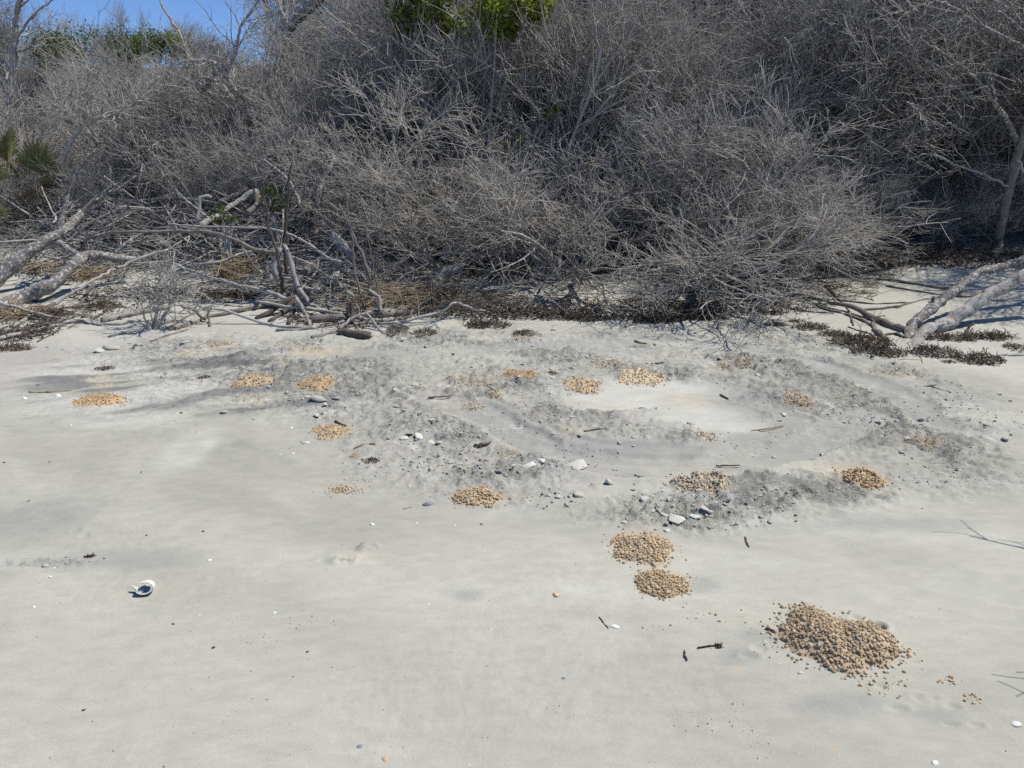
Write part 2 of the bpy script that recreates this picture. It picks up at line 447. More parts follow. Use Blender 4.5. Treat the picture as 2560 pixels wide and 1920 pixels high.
def gdet(x, y, full=False):
    """centimetre relief of the sand; returns height (and the masks)"""
    rub, pale, stk = masks(x, y)
    th, tin = track(x, y)
    rub2 = rub * (1 - 0.75 * tin)
    h = 0.022 * (fbm(x * 1.3, y * 1.3, 3, 1) - 0.5) + 0.005 * (fbm(x * 6, y * 6, 4, 2) - 0.5) + 0.004 * sstep(.5, .7, fbm(x * 1.5, y * 1.5, 2, 29)) * (fbm(x * 30, y * 36, 3, 30) - 0.5)
    n1 = fbm(x * 7, y * 7, 3, 9) - 0.5
    n2 = 1 - np.abs(fbm(x * 16, y * 16, 3, 13) - 0.5) * 4
    n3 = fbm(x * 38, y * 38, 2, 15) - 0.5
    chunk = sstep(0.50, 0.60, fbm(x * 13, y * 11, 2, 33)) * sstep(0.45, 0.65, fbm(x * 2.3, y * 2.3, 2, 35))
    h = h + rub2 * (0.024 * n1 + 0.010 * n2 + 0.018 * n3 + 0.020 * chunk + 0.016 * sstep(.52, .60, fbm(x * 24, y * 20, 2, 37)))
    a = x * 0.45 + y * 2.2
    h = h + stk * 0.030 * (fbm((x * .95 + y * .32) * 2.2, (-x * .32 + y * .95) * 8.5, 4, 21) - 0.5) + stk * 0.012 * (fbm(x * 4.5, y * 14, 3, 25) - 0.5)
    h = h + th
    for e in PRINTS:
        near = (np.abs(x - e[0]) < e[2] * 2) & (np.abs(y - e[1]) < e[3] * 2)
        if near.any():
            xn, yn = x[near], y[near]
            d = np.sqrt(((xn - e[0]) / e[2]) ** 2 + ((yn - e[1]) / e[3]) ** 2) + 0.7 * (fbm(xn * 14, yn * 14, 3, 71) - 0.5)
            h[near] += -0.006 * (1 - sstep(0.3, 1.1, d)) + 0.002 * np.exp(-((d - 1.2) / 0.3) ** 2)
    d = np.sqrt(((x - BUR[0]) / 0.034) ** 2 + ((y - BUR[1]) / 0.028) ** 2)
    h = h - 0.06 * (1 - sstep(0.45, 0.95, d)) + 0.006 * np.exp(-((d - 1.25) / 0.3) ** 2)
    h = h * (1 - 0.7 * sstep(9.5, 12, y)) + 0.10 * sstep(10, 12, y) * (fbm(x * 2, y * 2, 4, 44) - 0.5)
    if full: return h, rub, pale, stk, tin, n1, chunk
    return h

BUR = G(2194, 1566)[:2]
def gz(x, y): return float(gmac(x, y) + gdet(np.array([x]), np.array([y]))[0])

# ------------------------------------------------------------------ the ground: one sheet, fine in front of the dune, coarse to the horizon
th_f = np.linspace(-0.70, 0.70, 620)
th_c = np.concatenate([np.linspace(-math.pi, -0.74, 60), th_f, np.linspace(0.74, math.pi, 60)[:-1]])
rr = np.concatenate([[0.02, 0.3, 0.7, 1.0, 1.2], np.exp(np.linspace(math.log(1.32), math.log(11.5), 520)), np.exp(np.linspace(math.log(11.7), math.log(26), 40)),
                     np.exp(np.linspace(math.log(29), math.log(900), 22))])
TH, RR = np.meshgrid(th_c, rr)
X = RR * np.sin(TH); Y = RR * np.cos(TH)
h, rub, pale, stk, tin, n1, chunk = gdet(X, Y, True)
far = sstep(30, 60, RR)
Z = (gmac(X, Y) + h) * (1 - far) + far * np.where(Y > 0, 2.0, -0.4) * sstep(30, 90, np.abs(Y))
nT = len(th_c); nR = len(rr)
ii, jj = np.meshgrid(np.arange(nR - 1), np.arange(nT), indexing='ij'); j2 = (jj + 1) % nT
quads = np.stack([ii * nT + jj, ii * nT + j2, (ii + 1) * nT + j2, (ii + 1) * nT + jj], -1).reshape(-1, 4)

m, nt, b = nodes('beach_sand', 0.95); L = nt.links.new
geo = N(nt, 'ShaderNodeNewGeometry')
def attr(n): return N(nt, 'ShaderNodeAttribute', attribute_name=n)
tint = attr('sand_tint'); msk = attr('sand_mask')
sep = N(nt, 'ShaderNodeSeparateColor'); L(msk.outputs['Color'], sep.inputs[0])
mp = N(nt, 'ShaderNodeMapping'); mp.inputs['Rotation'].default_value = (0, 0, math.radians(-27)); mp.inputs['Scale'].default_value = (1, 2.2, 1); L(geo.outputs['Position'], mp.inputs[0])
na = N(nt, 'ShaderNodeTexNoise', Scale=9.0, Detail=6.0, Roughness=0.6); L(mp.outputs[0], na.inputs['Vector'])
nb = N(nt, 'ShaderNodeTexNoise', Scale=230.0, Detail=3.0, Roughness=0.7); L(geo.outputs['Position'], nb.inputs['Vector'])
nc = N(nt, 'ShaderNodeTexNoise', Scale=24.0, Detail=8.0, Roughness=0.72, Distortion=0.3); L(geo.outputs['Position'], nc.inputs['Vector'])
ra = ramp(nt, [(0.25, (0.90, 0.90, 0.90)), (0.75, (1.10, 1.10, 1.09))]); L(na.outputs['Fac'], ra.inputs[0])
rb = ramp(nt, [(0.3, (0.88, 0.88, 0.88)), (0.7, (1.12, 1.12, 1.12))]); L(nb.outputs['Fac'], rb.inputs[0])
col = mix(nt, 1.0, tint.outputs['Color'], ra.outputs[0], 'MULTIPLY')
col = mix(nt, 1.0, col, rb.outputs[0], 'MULTIPLY')
rc = ramp(nt, [(0.37, (0.45, 0.45, 0.46)), (0.45, (0.96, 0.96, 0.96)), (0.60, (1.30, 1.30, 1.28))]); L(nc.outputs['Fac'], rc.inputs[0])  # paints relief shading on rubble: bump hollows darker, tops lighter
col = mix(nt, sep.outputs[0], col, mix(nt, 1.0, col, rc.outputs[0], 'MULTIPLY'))
# scattered dark grains and shell flecks
vo = N(nt, 'ShaderNodeTexVoronoi', Scale=26.0); L(geo.outputs['Position'], vo.inputs['Vector'])
rv = ramp(nt, [(0.035, (1, 1, 1)), (0.06, (0, 0, 0))]); L(vo.outputs['Distance'], rv.inputs[0])
sc_ = N(nt, 'ShaderNodeSeparateColor'); L(vo.outputs['Color'], sc_.inputs[0])
r_d = ramp(nt, [(0.06, (1, 1, 1)), (0.07, (0, 0, 0))]); L(sc_.outputs[0], r_d.inputs[0])
r_w = ramp(nt, [(0.955, (0, 0, 0)), (0.96, (1, 1, 1))]); L(sc_.outputs[0], r_w.inputs[0])
col = mix(nt, math_(nt, 'MULTIPLY', rv.outputs[0], r_d.outputs[0]), col, (0.10, 0.095, 0.09))
col = mix(nt, math_(nt, 'MULTIPLY', rv.outputs[0], r_w.outputs[0]), col, (0.78, 0.77, 0.73))
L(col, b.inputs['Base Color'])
b1 = N(nt, 'ShaderNodeBump', Strength=0.30, Distance=0.003); L(nb.outputs['Fac'], b1.inputs['Height'])
b2 = N(nt, 'ShaderNodeBump', Distance=0.04); L(nc.outputs['Fac'], b2.inputs['Height']); L(math_(nt, 'ADD', math_(nt, 'MULTIPLY', sep.outputs[0], 0.95), 0.05), b2.inputs['Strength'])
L(b1.outputs[0], b2.inputs['Normal']); L(b2.outputs[0], b.inputs['Normal'])
M_SAND = m

# sand colour: damp grey below, dry pale crust, churned darker sand, mineral streaks, tan spills, leaf litter on the dune and as painted shade in the hollow
xf, yf = X, Y
big = fbm((xf * .86 - yf * .5) * 0.8, (xf * .5 + yf * .86) * 1.7, 5, 51)
base = np.array([0.400, 0.393, 0.332])[None, None] * (0.88 + 0.26 * sstep(.25, .75, big)[..., None])
base = base + (np.array([0.415, 0.395, 0.352]) - base) * (0.5 * sstep(0.45, 0.7, fbm(xf * 0.5, yf * 0.8, 3, 53)))[..., None]
upper = sstep(4.6, 7.0, yf)[..., None] * 0.6
base = base + (np.array([0.445, 0.437, 0.385]) - base) * upper
palef = (np.maximum.reduce([pale * 0.42, soft(xf, yf, PALE[3], .5, .25, 23) * .85, soft(xf, yf, PALE[4], .6, .3, 24) * 1.0, np.maximum.reduce([soft(xf, yf, PALE[i_], 0.5, 0.55, 20 + i_) for i_ in range(3)])]) * (0.5 + 0.5 * sstep(0.35, 0.65, fbm(xf * 3, yf * 5, 4, 55))))[..., None]
base = base + (np.array([0.55, 0.54, 0.48]) - base) * palef * 0.85
rf = (rub ** 0.6 * (0.40 + 0.60 * sstep(0.35, 0.6, fbm(xf * 4, yf * 5, 4, 57))))[..., None]
base = base + (np.array([0.325, 0.321, 0.288]) - base) * rf * 0.88
base = base + (np.array([0.52, 0.51, 0.47]) - base) * (rub * sstep(0.55, 0.75, fbm(xf * 6, yf * 8, 4, 59)))[..., None] * 0.7
su, sw = xf * .95 + yf * .32, -xf * .32 + yf * .95
sk = 0.6 * fbm(su * 2.2, sw * 8.5, 4, 21) + 0.4 * fbm(su * 1.0, sw * 3.2, 3, 22)
base = base + (np.array([0.185, 0.185, 0.183]) - base) * (stk * sstep(0.50, 0.60, sk))[..., None] * 0.9
base = base + (np.array([0.55, 0.54, 0.50]) - base) * (stk * (1 - sstep(0.38, 0.47, sk)))[..., None] * 0.6
base = base + (np.array([0.30, 0.30, 0.278]) - base) * (tin * 0.55 * sstep(0.3, 0.6, fbm(xf * 2, yf * 2, 3, 63)))[..., None]
for i, e in enumerate(DAMP):
    base = base + (np.array([0.285, 0.284, 0.265]) - base) * (soft(xf, yf, e, 0.8, 0.25, 80 + i) * 0.55)[..., None]
for i, (a, c, rx, ry, k, s) in enumerate(SMEARS):
    e = elli(a, c, rx * 1.2, ry * 1.2)
    w_ = soft(xf, yf, e, 0.8, 0.35, 120 + i) * (0.15 + 0.85 * sstep(0.42, 0.58, fbm(xf * 20, yf * 20, 4, 65)))
    base = base + (np.array(PELCOL[k]) * 1.02 - base) * (w_ * s)[..., None]
for i, mo in enumerate(MOUNDS):
    e = elli(mo[0], mo[1], mo[2] * 0.62, mo[3] * 0.62)
    w_ = soft(xf, yf, e, 0.7, 0.3, 160 + i)
    base = base + (np.array(PELCOL[mo[4]]) - base) * (w_ * 0.42 * (0.25 + 0.75 * sstep(0.42, 0.58, fbm(xf * 34, yf * 34, 3, 167))))[..., None]
lit = sstep(9.2, 10.2, yf + 1.5 * sstep(-1.4, -0.4, xf) * sstep(3.6, 2.6, xf) + 0.5 * sstep(4.5, 5.5, xf) - 0.7 * sstep(-3.0, -4.2, xf) + 1.2 * (fbm(xf * 1.2, yf * 1.2, 3, 67) - 0.5))  # litter tone; drawn further out in the hollow to paint it darker
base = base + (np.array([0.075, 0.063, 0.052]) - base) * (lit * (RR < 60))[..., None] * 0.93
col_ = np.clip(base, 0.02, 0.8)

me = mk('beach', np.stack([X, Y, Z], -1).reshape(-1, 3), [quads], M_SAND)
def vcol(me, name, arr):
    at = me.color_attributes.new(name, 'FLOAT_COLOR', 'POINT')
    a = np.ones((arr.shape[0] * arr.shape[1], 4), np.float32); a[:, :3] = arr.reshape(-1, 3)
    at.data.foreach_set('color', a.ravel())
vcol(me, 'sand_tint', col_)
rmask = np.clip(rub * (1 - 0.7 * tin) + 0.35 * stk, 0, 1)
vcol(me, 'sand_mask', np.stack([rmask, pale, stk], -1))
o = link('beach', me)
o['kind'] = 'structure'; o['label'] = 'pale grey beach sand rising into the dune'

# ------------------------------------------------------------------ leafless shrubs of the dune thicket
def unit(a): return a / (np.linalg.norm(a, axis=-1, keepdims=True) + 1e-9)

def children(rng, Pp, Rp, n, t0, t1, a0, a1, L0, L1, k, rr_, up, wander, rmin):
    M, kp, _ = Pp.shape
    idx = np.repeat(np.arange(M), n)
    t = rng.uniform(t0, t1, len(idx)) * (kp - 1.001)
    i = t.astype(int); f = (t - i)[:, None]
    p0 = Pp[idx, i] * (1 - f) + Pp[idx, i + 1] * f
    tan = unit(Pp[idx, i + 1] - Pp[idx, i])
    r0 = np.maximum((Rp[idx, i] * (1 - f[:, 0]) + Rp[idx, i + 1] * f[:, 0]) * rr_, rmin)
    perp = rng.normal(size=(len(idx), 3)); perp = unit(perp - tan * (perp * tan).sum(1, keepdims=True))
    an = rng.uniform(a0, a1, len(idx))[:, None]
    d = unit(tan * np.cos(an) + perp * np.sin(an) + np.array([0, 0, up]))
    Ln = rng.uniform(L0, L1, len(idx)) * (1.15 - 0.5 * t / kp)
    pts = [p0]
    for _ in range(k - 1):
        d = unit(d + rng.normal(scale=wander, size=d.shape) + np.array([0, 0, up * 0.3]))
        pts.append(pts[-1] + d * (Ln / (k - 1))[:, None])
    Pc = np.stack(pts, 1)
    Rc = np.maximum(r0[:, None] * np.linspace(1, 0.45, k)[None], rmin * 0.8)
    return Pc, Rc, idx

def make_shrub(seed, stems=7, H=1.9, spread=(0.25, 0.9), up=0.1, lean=(0, 0), n=(10, 8, 4, 0), tw=M_TWIG, stem_r=(0.02, 0.036), droop=0.0, rtwig=0.0030):
    """returns [(part name, mesh, kind)]: every stem with its branches, and the fine twigs"""
    rng = np.random.RandomState(seed)
    az = rng.uniform(0, 2 * math.pi, stems) + np.arange(stems) * 2.4
    el = rng.uniform(spread[0], spread[1], stems)
    d = np.stack([np.sin(el) * np.cos(az) + lean[0], np.sin(el) * np.sin(az) + lean[1], np.cos(el)], 1); d = unit(d)
    p = np.stack([rng.uniform(-.12, .12, stems), rng.uniform(-.12, .12, stems), np.full(stems, -0.12)], 1)
    Ls = rng.uniform(0.75, 1.1, stems) * H
    k = 10; pts = [p]
    for j in range(k - 1):
        d = unit(d + rng.normal(scale=0.16, size=d.shape) + np.array([0, 0, up - droop * j / k]))
        pts.append(pts[-1] + d * (Ls / (k - 1))[:, None])
    P0 = np.stack(pts, 1); R0 = rng.uniform(stem_r[0], stem_r[1], stems)[:, None] * np.linspace(1, 0.32, k)[None]
    P1, R1, i1 = children(rng, P0, R0, n[0], 0.18, 1.0, 0.45, 1.15, 0.32 * H, 0.75 * H, 7, 0.6, up * 0.8 - droop, 0.16, 0.0066)
    P2, R2, i2 = children(rng, P1, R1, n[1], 0.15, 1.0, 0.4, 1.2, 0.14 * H, 0.36 * H, 6, 0.62, up * 0.6 - droop * .6, 0.18, 0.0043)
    P3, R3, _ = children(rng, P2, R2, n[2], 0.1, 1.0, 0.4, 1.2, 0.07 * H, 0.22 * H, 4, 0.75, up * .5, 0.16, rtwig)
    out = []
    for s in range(stems):
        bg_ = Bag()
        bg_.add(*tubes(P0[s:s + 1], R0[s:s + 1], 7))
        w = np.where(i1 == s)[0]
        bg_.add(*tubes(P1[w], R1[w], 5))
        w2 = np.where(np.isin(i2, w))[0]
        bg_.add(*tubes(P2[w2], R2[w2], 3))
        out.append(('stem', bg_.mesh('stem', M_STEM), None))
    if not n[2]: return out
    bg_ = Bag(); bg_.add(*tubes(P3, R3, 3))
    if n[3]:
        P4, R4, _ = children(rng, P3, R3, n[3], 0.2, 1.0, 0.4, 1.2, 0.05 * H, 0.11 * H, 3, 0.8, 0, 0.2, rtwig * 0.9)
        bg_.add(*tubes(P4, R4, 3))
    out.append(('twigs', bg_.mesh('twigs', tw), 'stuff'))
    return out

def put(parts, name, loc, rz, sc, label, cat, group=None, tilt=(0, 0), ns_=(1, 1, 1)):
    e = link(name, None, loc=loc)
    e.rotation_euler = (tilt[0], tilt[1], rz); e.scale = (sc * ns_[0], sc * ns_[1], sc * ns_[2])
    e.empty_display_size = 0.2
    tag(e, label, cat, group)
    for nm, me, kd in parts:
        c = link(nm, me, e)
        if kd: c['kind'] = kd
    return e

DOME = [make_shrub(100 + i, stems=7, H=1.75, spread=(0.2, 0.95), up=0.07) for i in range(4)]
FLUFF = [make_shrub(200 + i, stems=7, H=1.6, spread=(0.45, 1.25), up=0.05, n=(11, 9, 4, 0), tw=M_TWIGB, droop=0.02) for i in range(2)]
TALL = [make_shrub(300 + i, stems=8, H=2.3, spread=(0.08, 0.45), up=0.16, n=(9, 8, 3, 0)) for i in range(2)]

OVER = [make_shrub(400 + i, stems=7, H=1.9, spread=(0.2, 0.8), up=0.04, lean=(-0.1, -0.95), n=(11, 8, 3, 0)) for i in range(2)]
rnd = random.Random(4)
BEARING = [(-0.62, 'by the palmetto'), (-0.44, 'above the lichen trunks'), (-0.27, 'above the straw heap'), (-0.10, 'behind the upright snags'),
           (0.08, 'above the grey stump'), (0.26, 'behind the brown bush'), (0.44, 'behind the twiggy overhang'), (9, 'over the dark hollow')]
plan = []
def row(y0, xs, kinds, scs, word):
    for x in xs:
        yy = y0 + rnd.uniform(-0.35, 0.35); xx = x + rnd.uniform(-0.3, 0.3)
        kd = rnd.choice(kinds); sc = rnd.uniform(*scs)
        if yy > 13.9: sc *= 0.34 + 0.66 * float(sstep(-0.42, -0.15, xx / yy))
        elif yy > 12.6: sc *= 0.42 + 0.58 * float(sstep(-0.45, -0.15, xx / yy))
        elif yy > 11.3: sc *= 0.58 + 0.42 * float(sstep(-0.5, -0.2, xx / yy))
        elif kd == 'T': sc *= 0.62 + 0.38 * float(sstep(-0.45, -0.2, xx / yy))
        plan.append((xx, yy, kd, sc, word))
fr = lambda a, b, n: [a + (b - a) * i / (n - 1) for i in range(n)]
row(10.5, fr(-7.4, 3.6, 13), ['D', 'T', 'T'], (0.85, 1.1), 'at the foot of the dune')
row(11.9, fr(-8.6, 3.4, 13), ['D', 'T', 'T'], (0.8, 1.05), 'on the lower dune slope')
row(13.3, fr(-9.4, 9.4, 16), ['D', 'T', 'T'], (0.85, 1.1), 'on the middle dune slope')
row(14.7, fr(-10.2, 10.2, 14), ['D', 'T', 'T'], (0.85, 1.1), 'on the upper dune slope')
row(16.2, fr(-6.5, 11, 12), ['T', 'D'], (0.9, 1.15), 'on the dune crest')
row(15.6, fr(-11.5, -6.3, 6), ['D'], (1.5, 1.9), 'along the low crest')
row(11.5, [4.2, 5.0, 5.9, 6.8, 7.7, 8.6], ['O'], (1.2, 1.4), 'overhanging the bank')
row(9.75, [-6.6, -5.7, -4.8, -3.9, -3.0, -2.1], ['D', 'T', 'F'], (0.62, 0.8), 'above the brushwood')
row(10.35, [5.0, 5.9, 6.9, 7.9], ['F'], (0.5, 0.6), 'in the shaded hollow')
row(12.4, [4.4, 5.5, 6.7, 7.9, 9.0], ['D', 'D'], (0.8, 1.0), 'high on the bank')

row(9.5, [-0.9, -0.1, 0.8, 1.6, 2.4, 3.2], ['F', 'D'], (0.85, 1.05), 'just behind the front bushes')
cells = {}
for q in plan:
    w = next(t for lim, t in BEARING if q[0] / q[1] < lim)
    cells.setdefault((q[4], w), []).append(q)
ORD = {1: [''], 2: [', left of two', ', right of two'], 3: [', left of three', ', middle of three', ', right of three'],
       4: [', first of four', ', second of four', ', third of four', ', last of four']}
for (rw, w), qs in cells.items():
    qs.sort()
    for i, (x, y, kd, sc, _) in enumerate(qs):
        src = rnd.choice({'D': DOME, 'F': FLUFF, 'T': TALL, 'O': OVER}[kd])
        lk = {'D': 'leafless grey shrub', 'F': 'brownish bare shrub', 'T': 'tall leafless shrub', 'O': 'leaning leafless shrub'}[kd]
        od = ORD.get(len(qs), [''] * 9)[i]
        put(src, 'dead_shrub', (x, y, float(gmac(x, y))), rnd.uniform(-.4, .4) if kd == 'O' else rnd.uniform(0, 6.28), sc, f'{lk} {rw} {w}{od}', 'shrub', 'leafless shrubs of the dune thicket',
            (rnd.uniform(-.22, .12), rnd.uniform(-.2, .2)), (rnd.uniform(.85, 1.2), rnd.uniform(.85, 1.2), rnd.uniform(.85, 1.2)))

# the bushes at the front edge that reach down to the sand
front = [(-0.6, 8.5, 0.85, 'brownish dead bush at the front beside the grey stump'), (0.55, 8.05, 1.0, 'dense brown dead bush at the front over the dark wrack band'),
         (1.75, 8.0, 1.05, 'widest brown dead bush whose twigs overhang the sand'), (2.7, 8.45, 0.85, 'brown dead bush at the front beside the sand gap'),
         (3.7, 9.3, 0.68, 'grey twiggy dead bush reaching over the sand toward the fallen tree')]
for i, (x, y, sc, lb) in enumerate(front):
    put(FLUFF[i % 2], 'dead_bush', (x, y, float(gmac(x, y))), 1.3 * i + 0.4, sc, lb, 'bush', 'leafless bushes along the sand', ((-0.1, 0.12, -0.12, 0.1, 0.05)[i], (0.15, -0.12, 0.18, 0.05, -0.1)[i]), (1.15, 1.05, (0.8, 0.95, 0.78, 0.9, 0.9)[i]))

print('shrubs', len(plan))
# ------------------------------------------------------------------ driftwood, fallen trees, snags
def limb(pts, r0, r1, Y0, Y1, ns=8, seed=0, shoots=0, shoot_len=0.3, rough=0.10, lift=0.6, bury=False):
    """a limb traced through photo points at distances Y0..Y1; rests on the sand where it meets it"""
    rng = np.random.RandomState(seed)
    q = []
    for i, (a, c) in enumerate(pts):
        s = i / (len(pts) - 1); Yd = Y0 + (Y1 - Y0) * s; r = r0 + (r1 - r0) * s
        p = P(a, c, Yd)
        if p[2] < gmac(p[0], p[1]) + r * lift:
            p = G(a, c); p[2] += r * lift
        q.append(p)
    q = np.array(q)
    if bury: q[0][2] -= r0 * 1.6
    Ln = np.linalg.norm(np.diff(q, axis=0), axis=1).sum()
    n = int(min(60, max(8, Ln / 0.05)))
    c = catmull(q, n) + np.vstack([np.zeros(3), rng.normal(scale=min(0.006, r0 * 0.3), size=(n - 2, 3)), np.zeros(3)])
    nz_ = np.convolve(rng.normal(size=n + 4), np.ones(5) / 5, 'valid') * 1.6
    R = np.linspace(r0, r1, n) * (1 + rough * nz_)
    for k in range(rng.randint(1, 4)):
        R[rng.randint(1, n - 1)] *= 1.14
    cc = np.vstack([c[0], c, c[-1]]); RR_ = np.concatenate([[r0 * 0.03], R, [r1 * 0.03]])
    cc[0] -= (c[1] - c[0]) * 0.02; cc[-1] += (c[-1] - c[-2]) * 0.02
    bag = Bag(); V, qd = tubes(cc[None], RR_[None], ns)
    sl_ = np.concatenate([[0], np.cumsum(np.linalg.norm(np.diff(cc, axis=0), axis=1))])
    an_ = np.arange(ns) / ns * 2 * math.pi
    bag.grain = np.stack([np.tile(np.cos(an_), len(cc)), np.tile(np.sin(an_), len(cc)), np.repeat(sl_, ns)], 1) * np.array([1, 1, 1.0]) + np.array([seed % 17, 0, 0])
    V = V + rng.normal(scale=r1 * (0.09 if r0 > 0.035 else 0.05), size=V.shape)
    if r1 > 0.02:
        ax = unit(c[-1] - c[-2]); V[-2 * ns:-ns] += ax * (rng.uniform(-1.0, 0.6, (ns, 1)) * r1)
        ax = unit(c[0] - c[1]); V[ns:2 * ns] += ax * (rng.uniform(-1.0, 0.6, (ns, 1)) * r0)
    bag.add(V, qd)
    if shoots:
        P1, R1, _ = children(rng, c[None], R[None], shoots, 0.15, 1.0, 0.5, 1.2, shoot_len * 0.5, shoot_len, 6, 0.45, 0.03, 0.25, 0.003)
        bag.add(*tubes(P1, R1, 5))
        P2, R2, _ = children(rng, P1, R1, 3, 0.2, 1.0, 0.4, 1.1, shoot_len * 0.2, shoot_len * 0.5, 5, 0.6, 0, 0.25, 0.0028)
        bag.add(*tubes(P2, R2, 3))
    return bag, c[0]

def grained(bag, name, mat):
    me = bag.mesh(name, mat); n = len(me.vertices)
    a = np.zeros((n, 4), np.float32); a[:len(bag.grain), :3] = bag.grain
    me.color_attributes.new('grain', 'FLOAT_COLOR', 'POINT').data.foreach_set('color', a.ravel())
    return me

def wood(name, label, cat, pts, r0, r1, Y0, Y1, mat, ns=8, seed=None, shoots=0, shoot_len=0.3, group=None):
    seed = (hash_(label) if seed is None else seed)
    bag, o0 = limb(pts, r0, r1, Y0, Y1, ns, seed, shoots, shoot_len)
    me = grained(bag, name, mat); recentre(me, o0)
    return tag(link(name, me, loc=o0), label, cat, group)

def hash_(s):
    h = 7
    for ch in s: h = (h * 31 + ord(ch)) % 1000003
    return h % 90000

def multi(name, label, cat, limbs, group=None):
    """limbs: (part name, pts, r0, r1, Y0, Y1, mat, ns, shoots, shoot_len)"""
    e = trunk = None
    for i, (pn, pts, r0, r1, Y0, Y1, mat, ns, sh, sl) in enumerate(limbs):
        bag, o0 = limb(pts, r0, r1, Y0, Y1, ns, hash_(label) + i, sh, sl, bury=(pn == 'trunk'))
        if e is None:
            e = tag(link(name, None, loc=o0), label, cat, group); e.empty_display_size = 0.1; org = o0
        me = grained(bag, pn, mat); recentre(me, org)
        o_ = link(pn, me, trunk if (pn == 'limb' and trunk) else e)
        if pn == 'trunk' and trunk is None: trunk = o_
    return e

GD = 'weathered branches washed up along the dune'
multi('fallen_tree', 'thick lichen-spotted trunk leaning in at the edge with forked pale limbs', 'tree', [
    ('trunk', [(-90, 760), (-40, 722), (0, 690), (60, 640), (110, 605), (150, 582), (182, 558), (205, 530)], 0.085, 0.04, 7.3, 8.3, M_LICHEN, 12, 0, 0),
    ('limb', [(148, 580), (156, 545), (166, 510), (176, 470), (192, 435), (215, 400), (240, 372)], 0.032, 0.008, 8.0, 8.3, M_LICHEN, 8, 9, 0.35),
    ('limb', [(200, 535), (228, 508), (255, 490), (300, 470), (340, 440)], 0.03, 0.008, 8.3, 8.6, M_LICHEN, 8, 9, 0.35),
    ('limb', [(205, 540), (230, 520), (262, 505), (300, 520)], 0.02, 0.006, 8.3, 8.2, M_LICHEN, 7, 5, 0.25),
    ('limb', [(100, 612), (140, 606), (165, 618), (190, 632), (206, 648)], 0.035, 0.028, 7.95, 7.9, M_LICHEN, 8, 0, 0)])
multi('fallen_tree', 'lower lichen-covered trunk sloping across the sand below the thicker one', 'tree', [
    ('trunk', [(-70, 812), (-10, 780), (60, 757), (110, 722), (150, 696), (182, 664), (203, 645), (235, 638), (290, 646), (338, 652)], 0.07, 0.042, 6.9, 8.0, M_LICHEN, 12, 0, 0),
    ('limb', [(283, 640), (312, 612), (340, 592), (368, 575)], 0.024, 0.012, 7.9, 8.2, M_LICHEN, 8, 5, 0.3),
    ('limb', [(130, 705), (95, 715), (60, 735), (20, 757), (-30, 790)], 0.03, 0.035, 7.5, 7.2, M_SILVER, 9, 0, 0)])
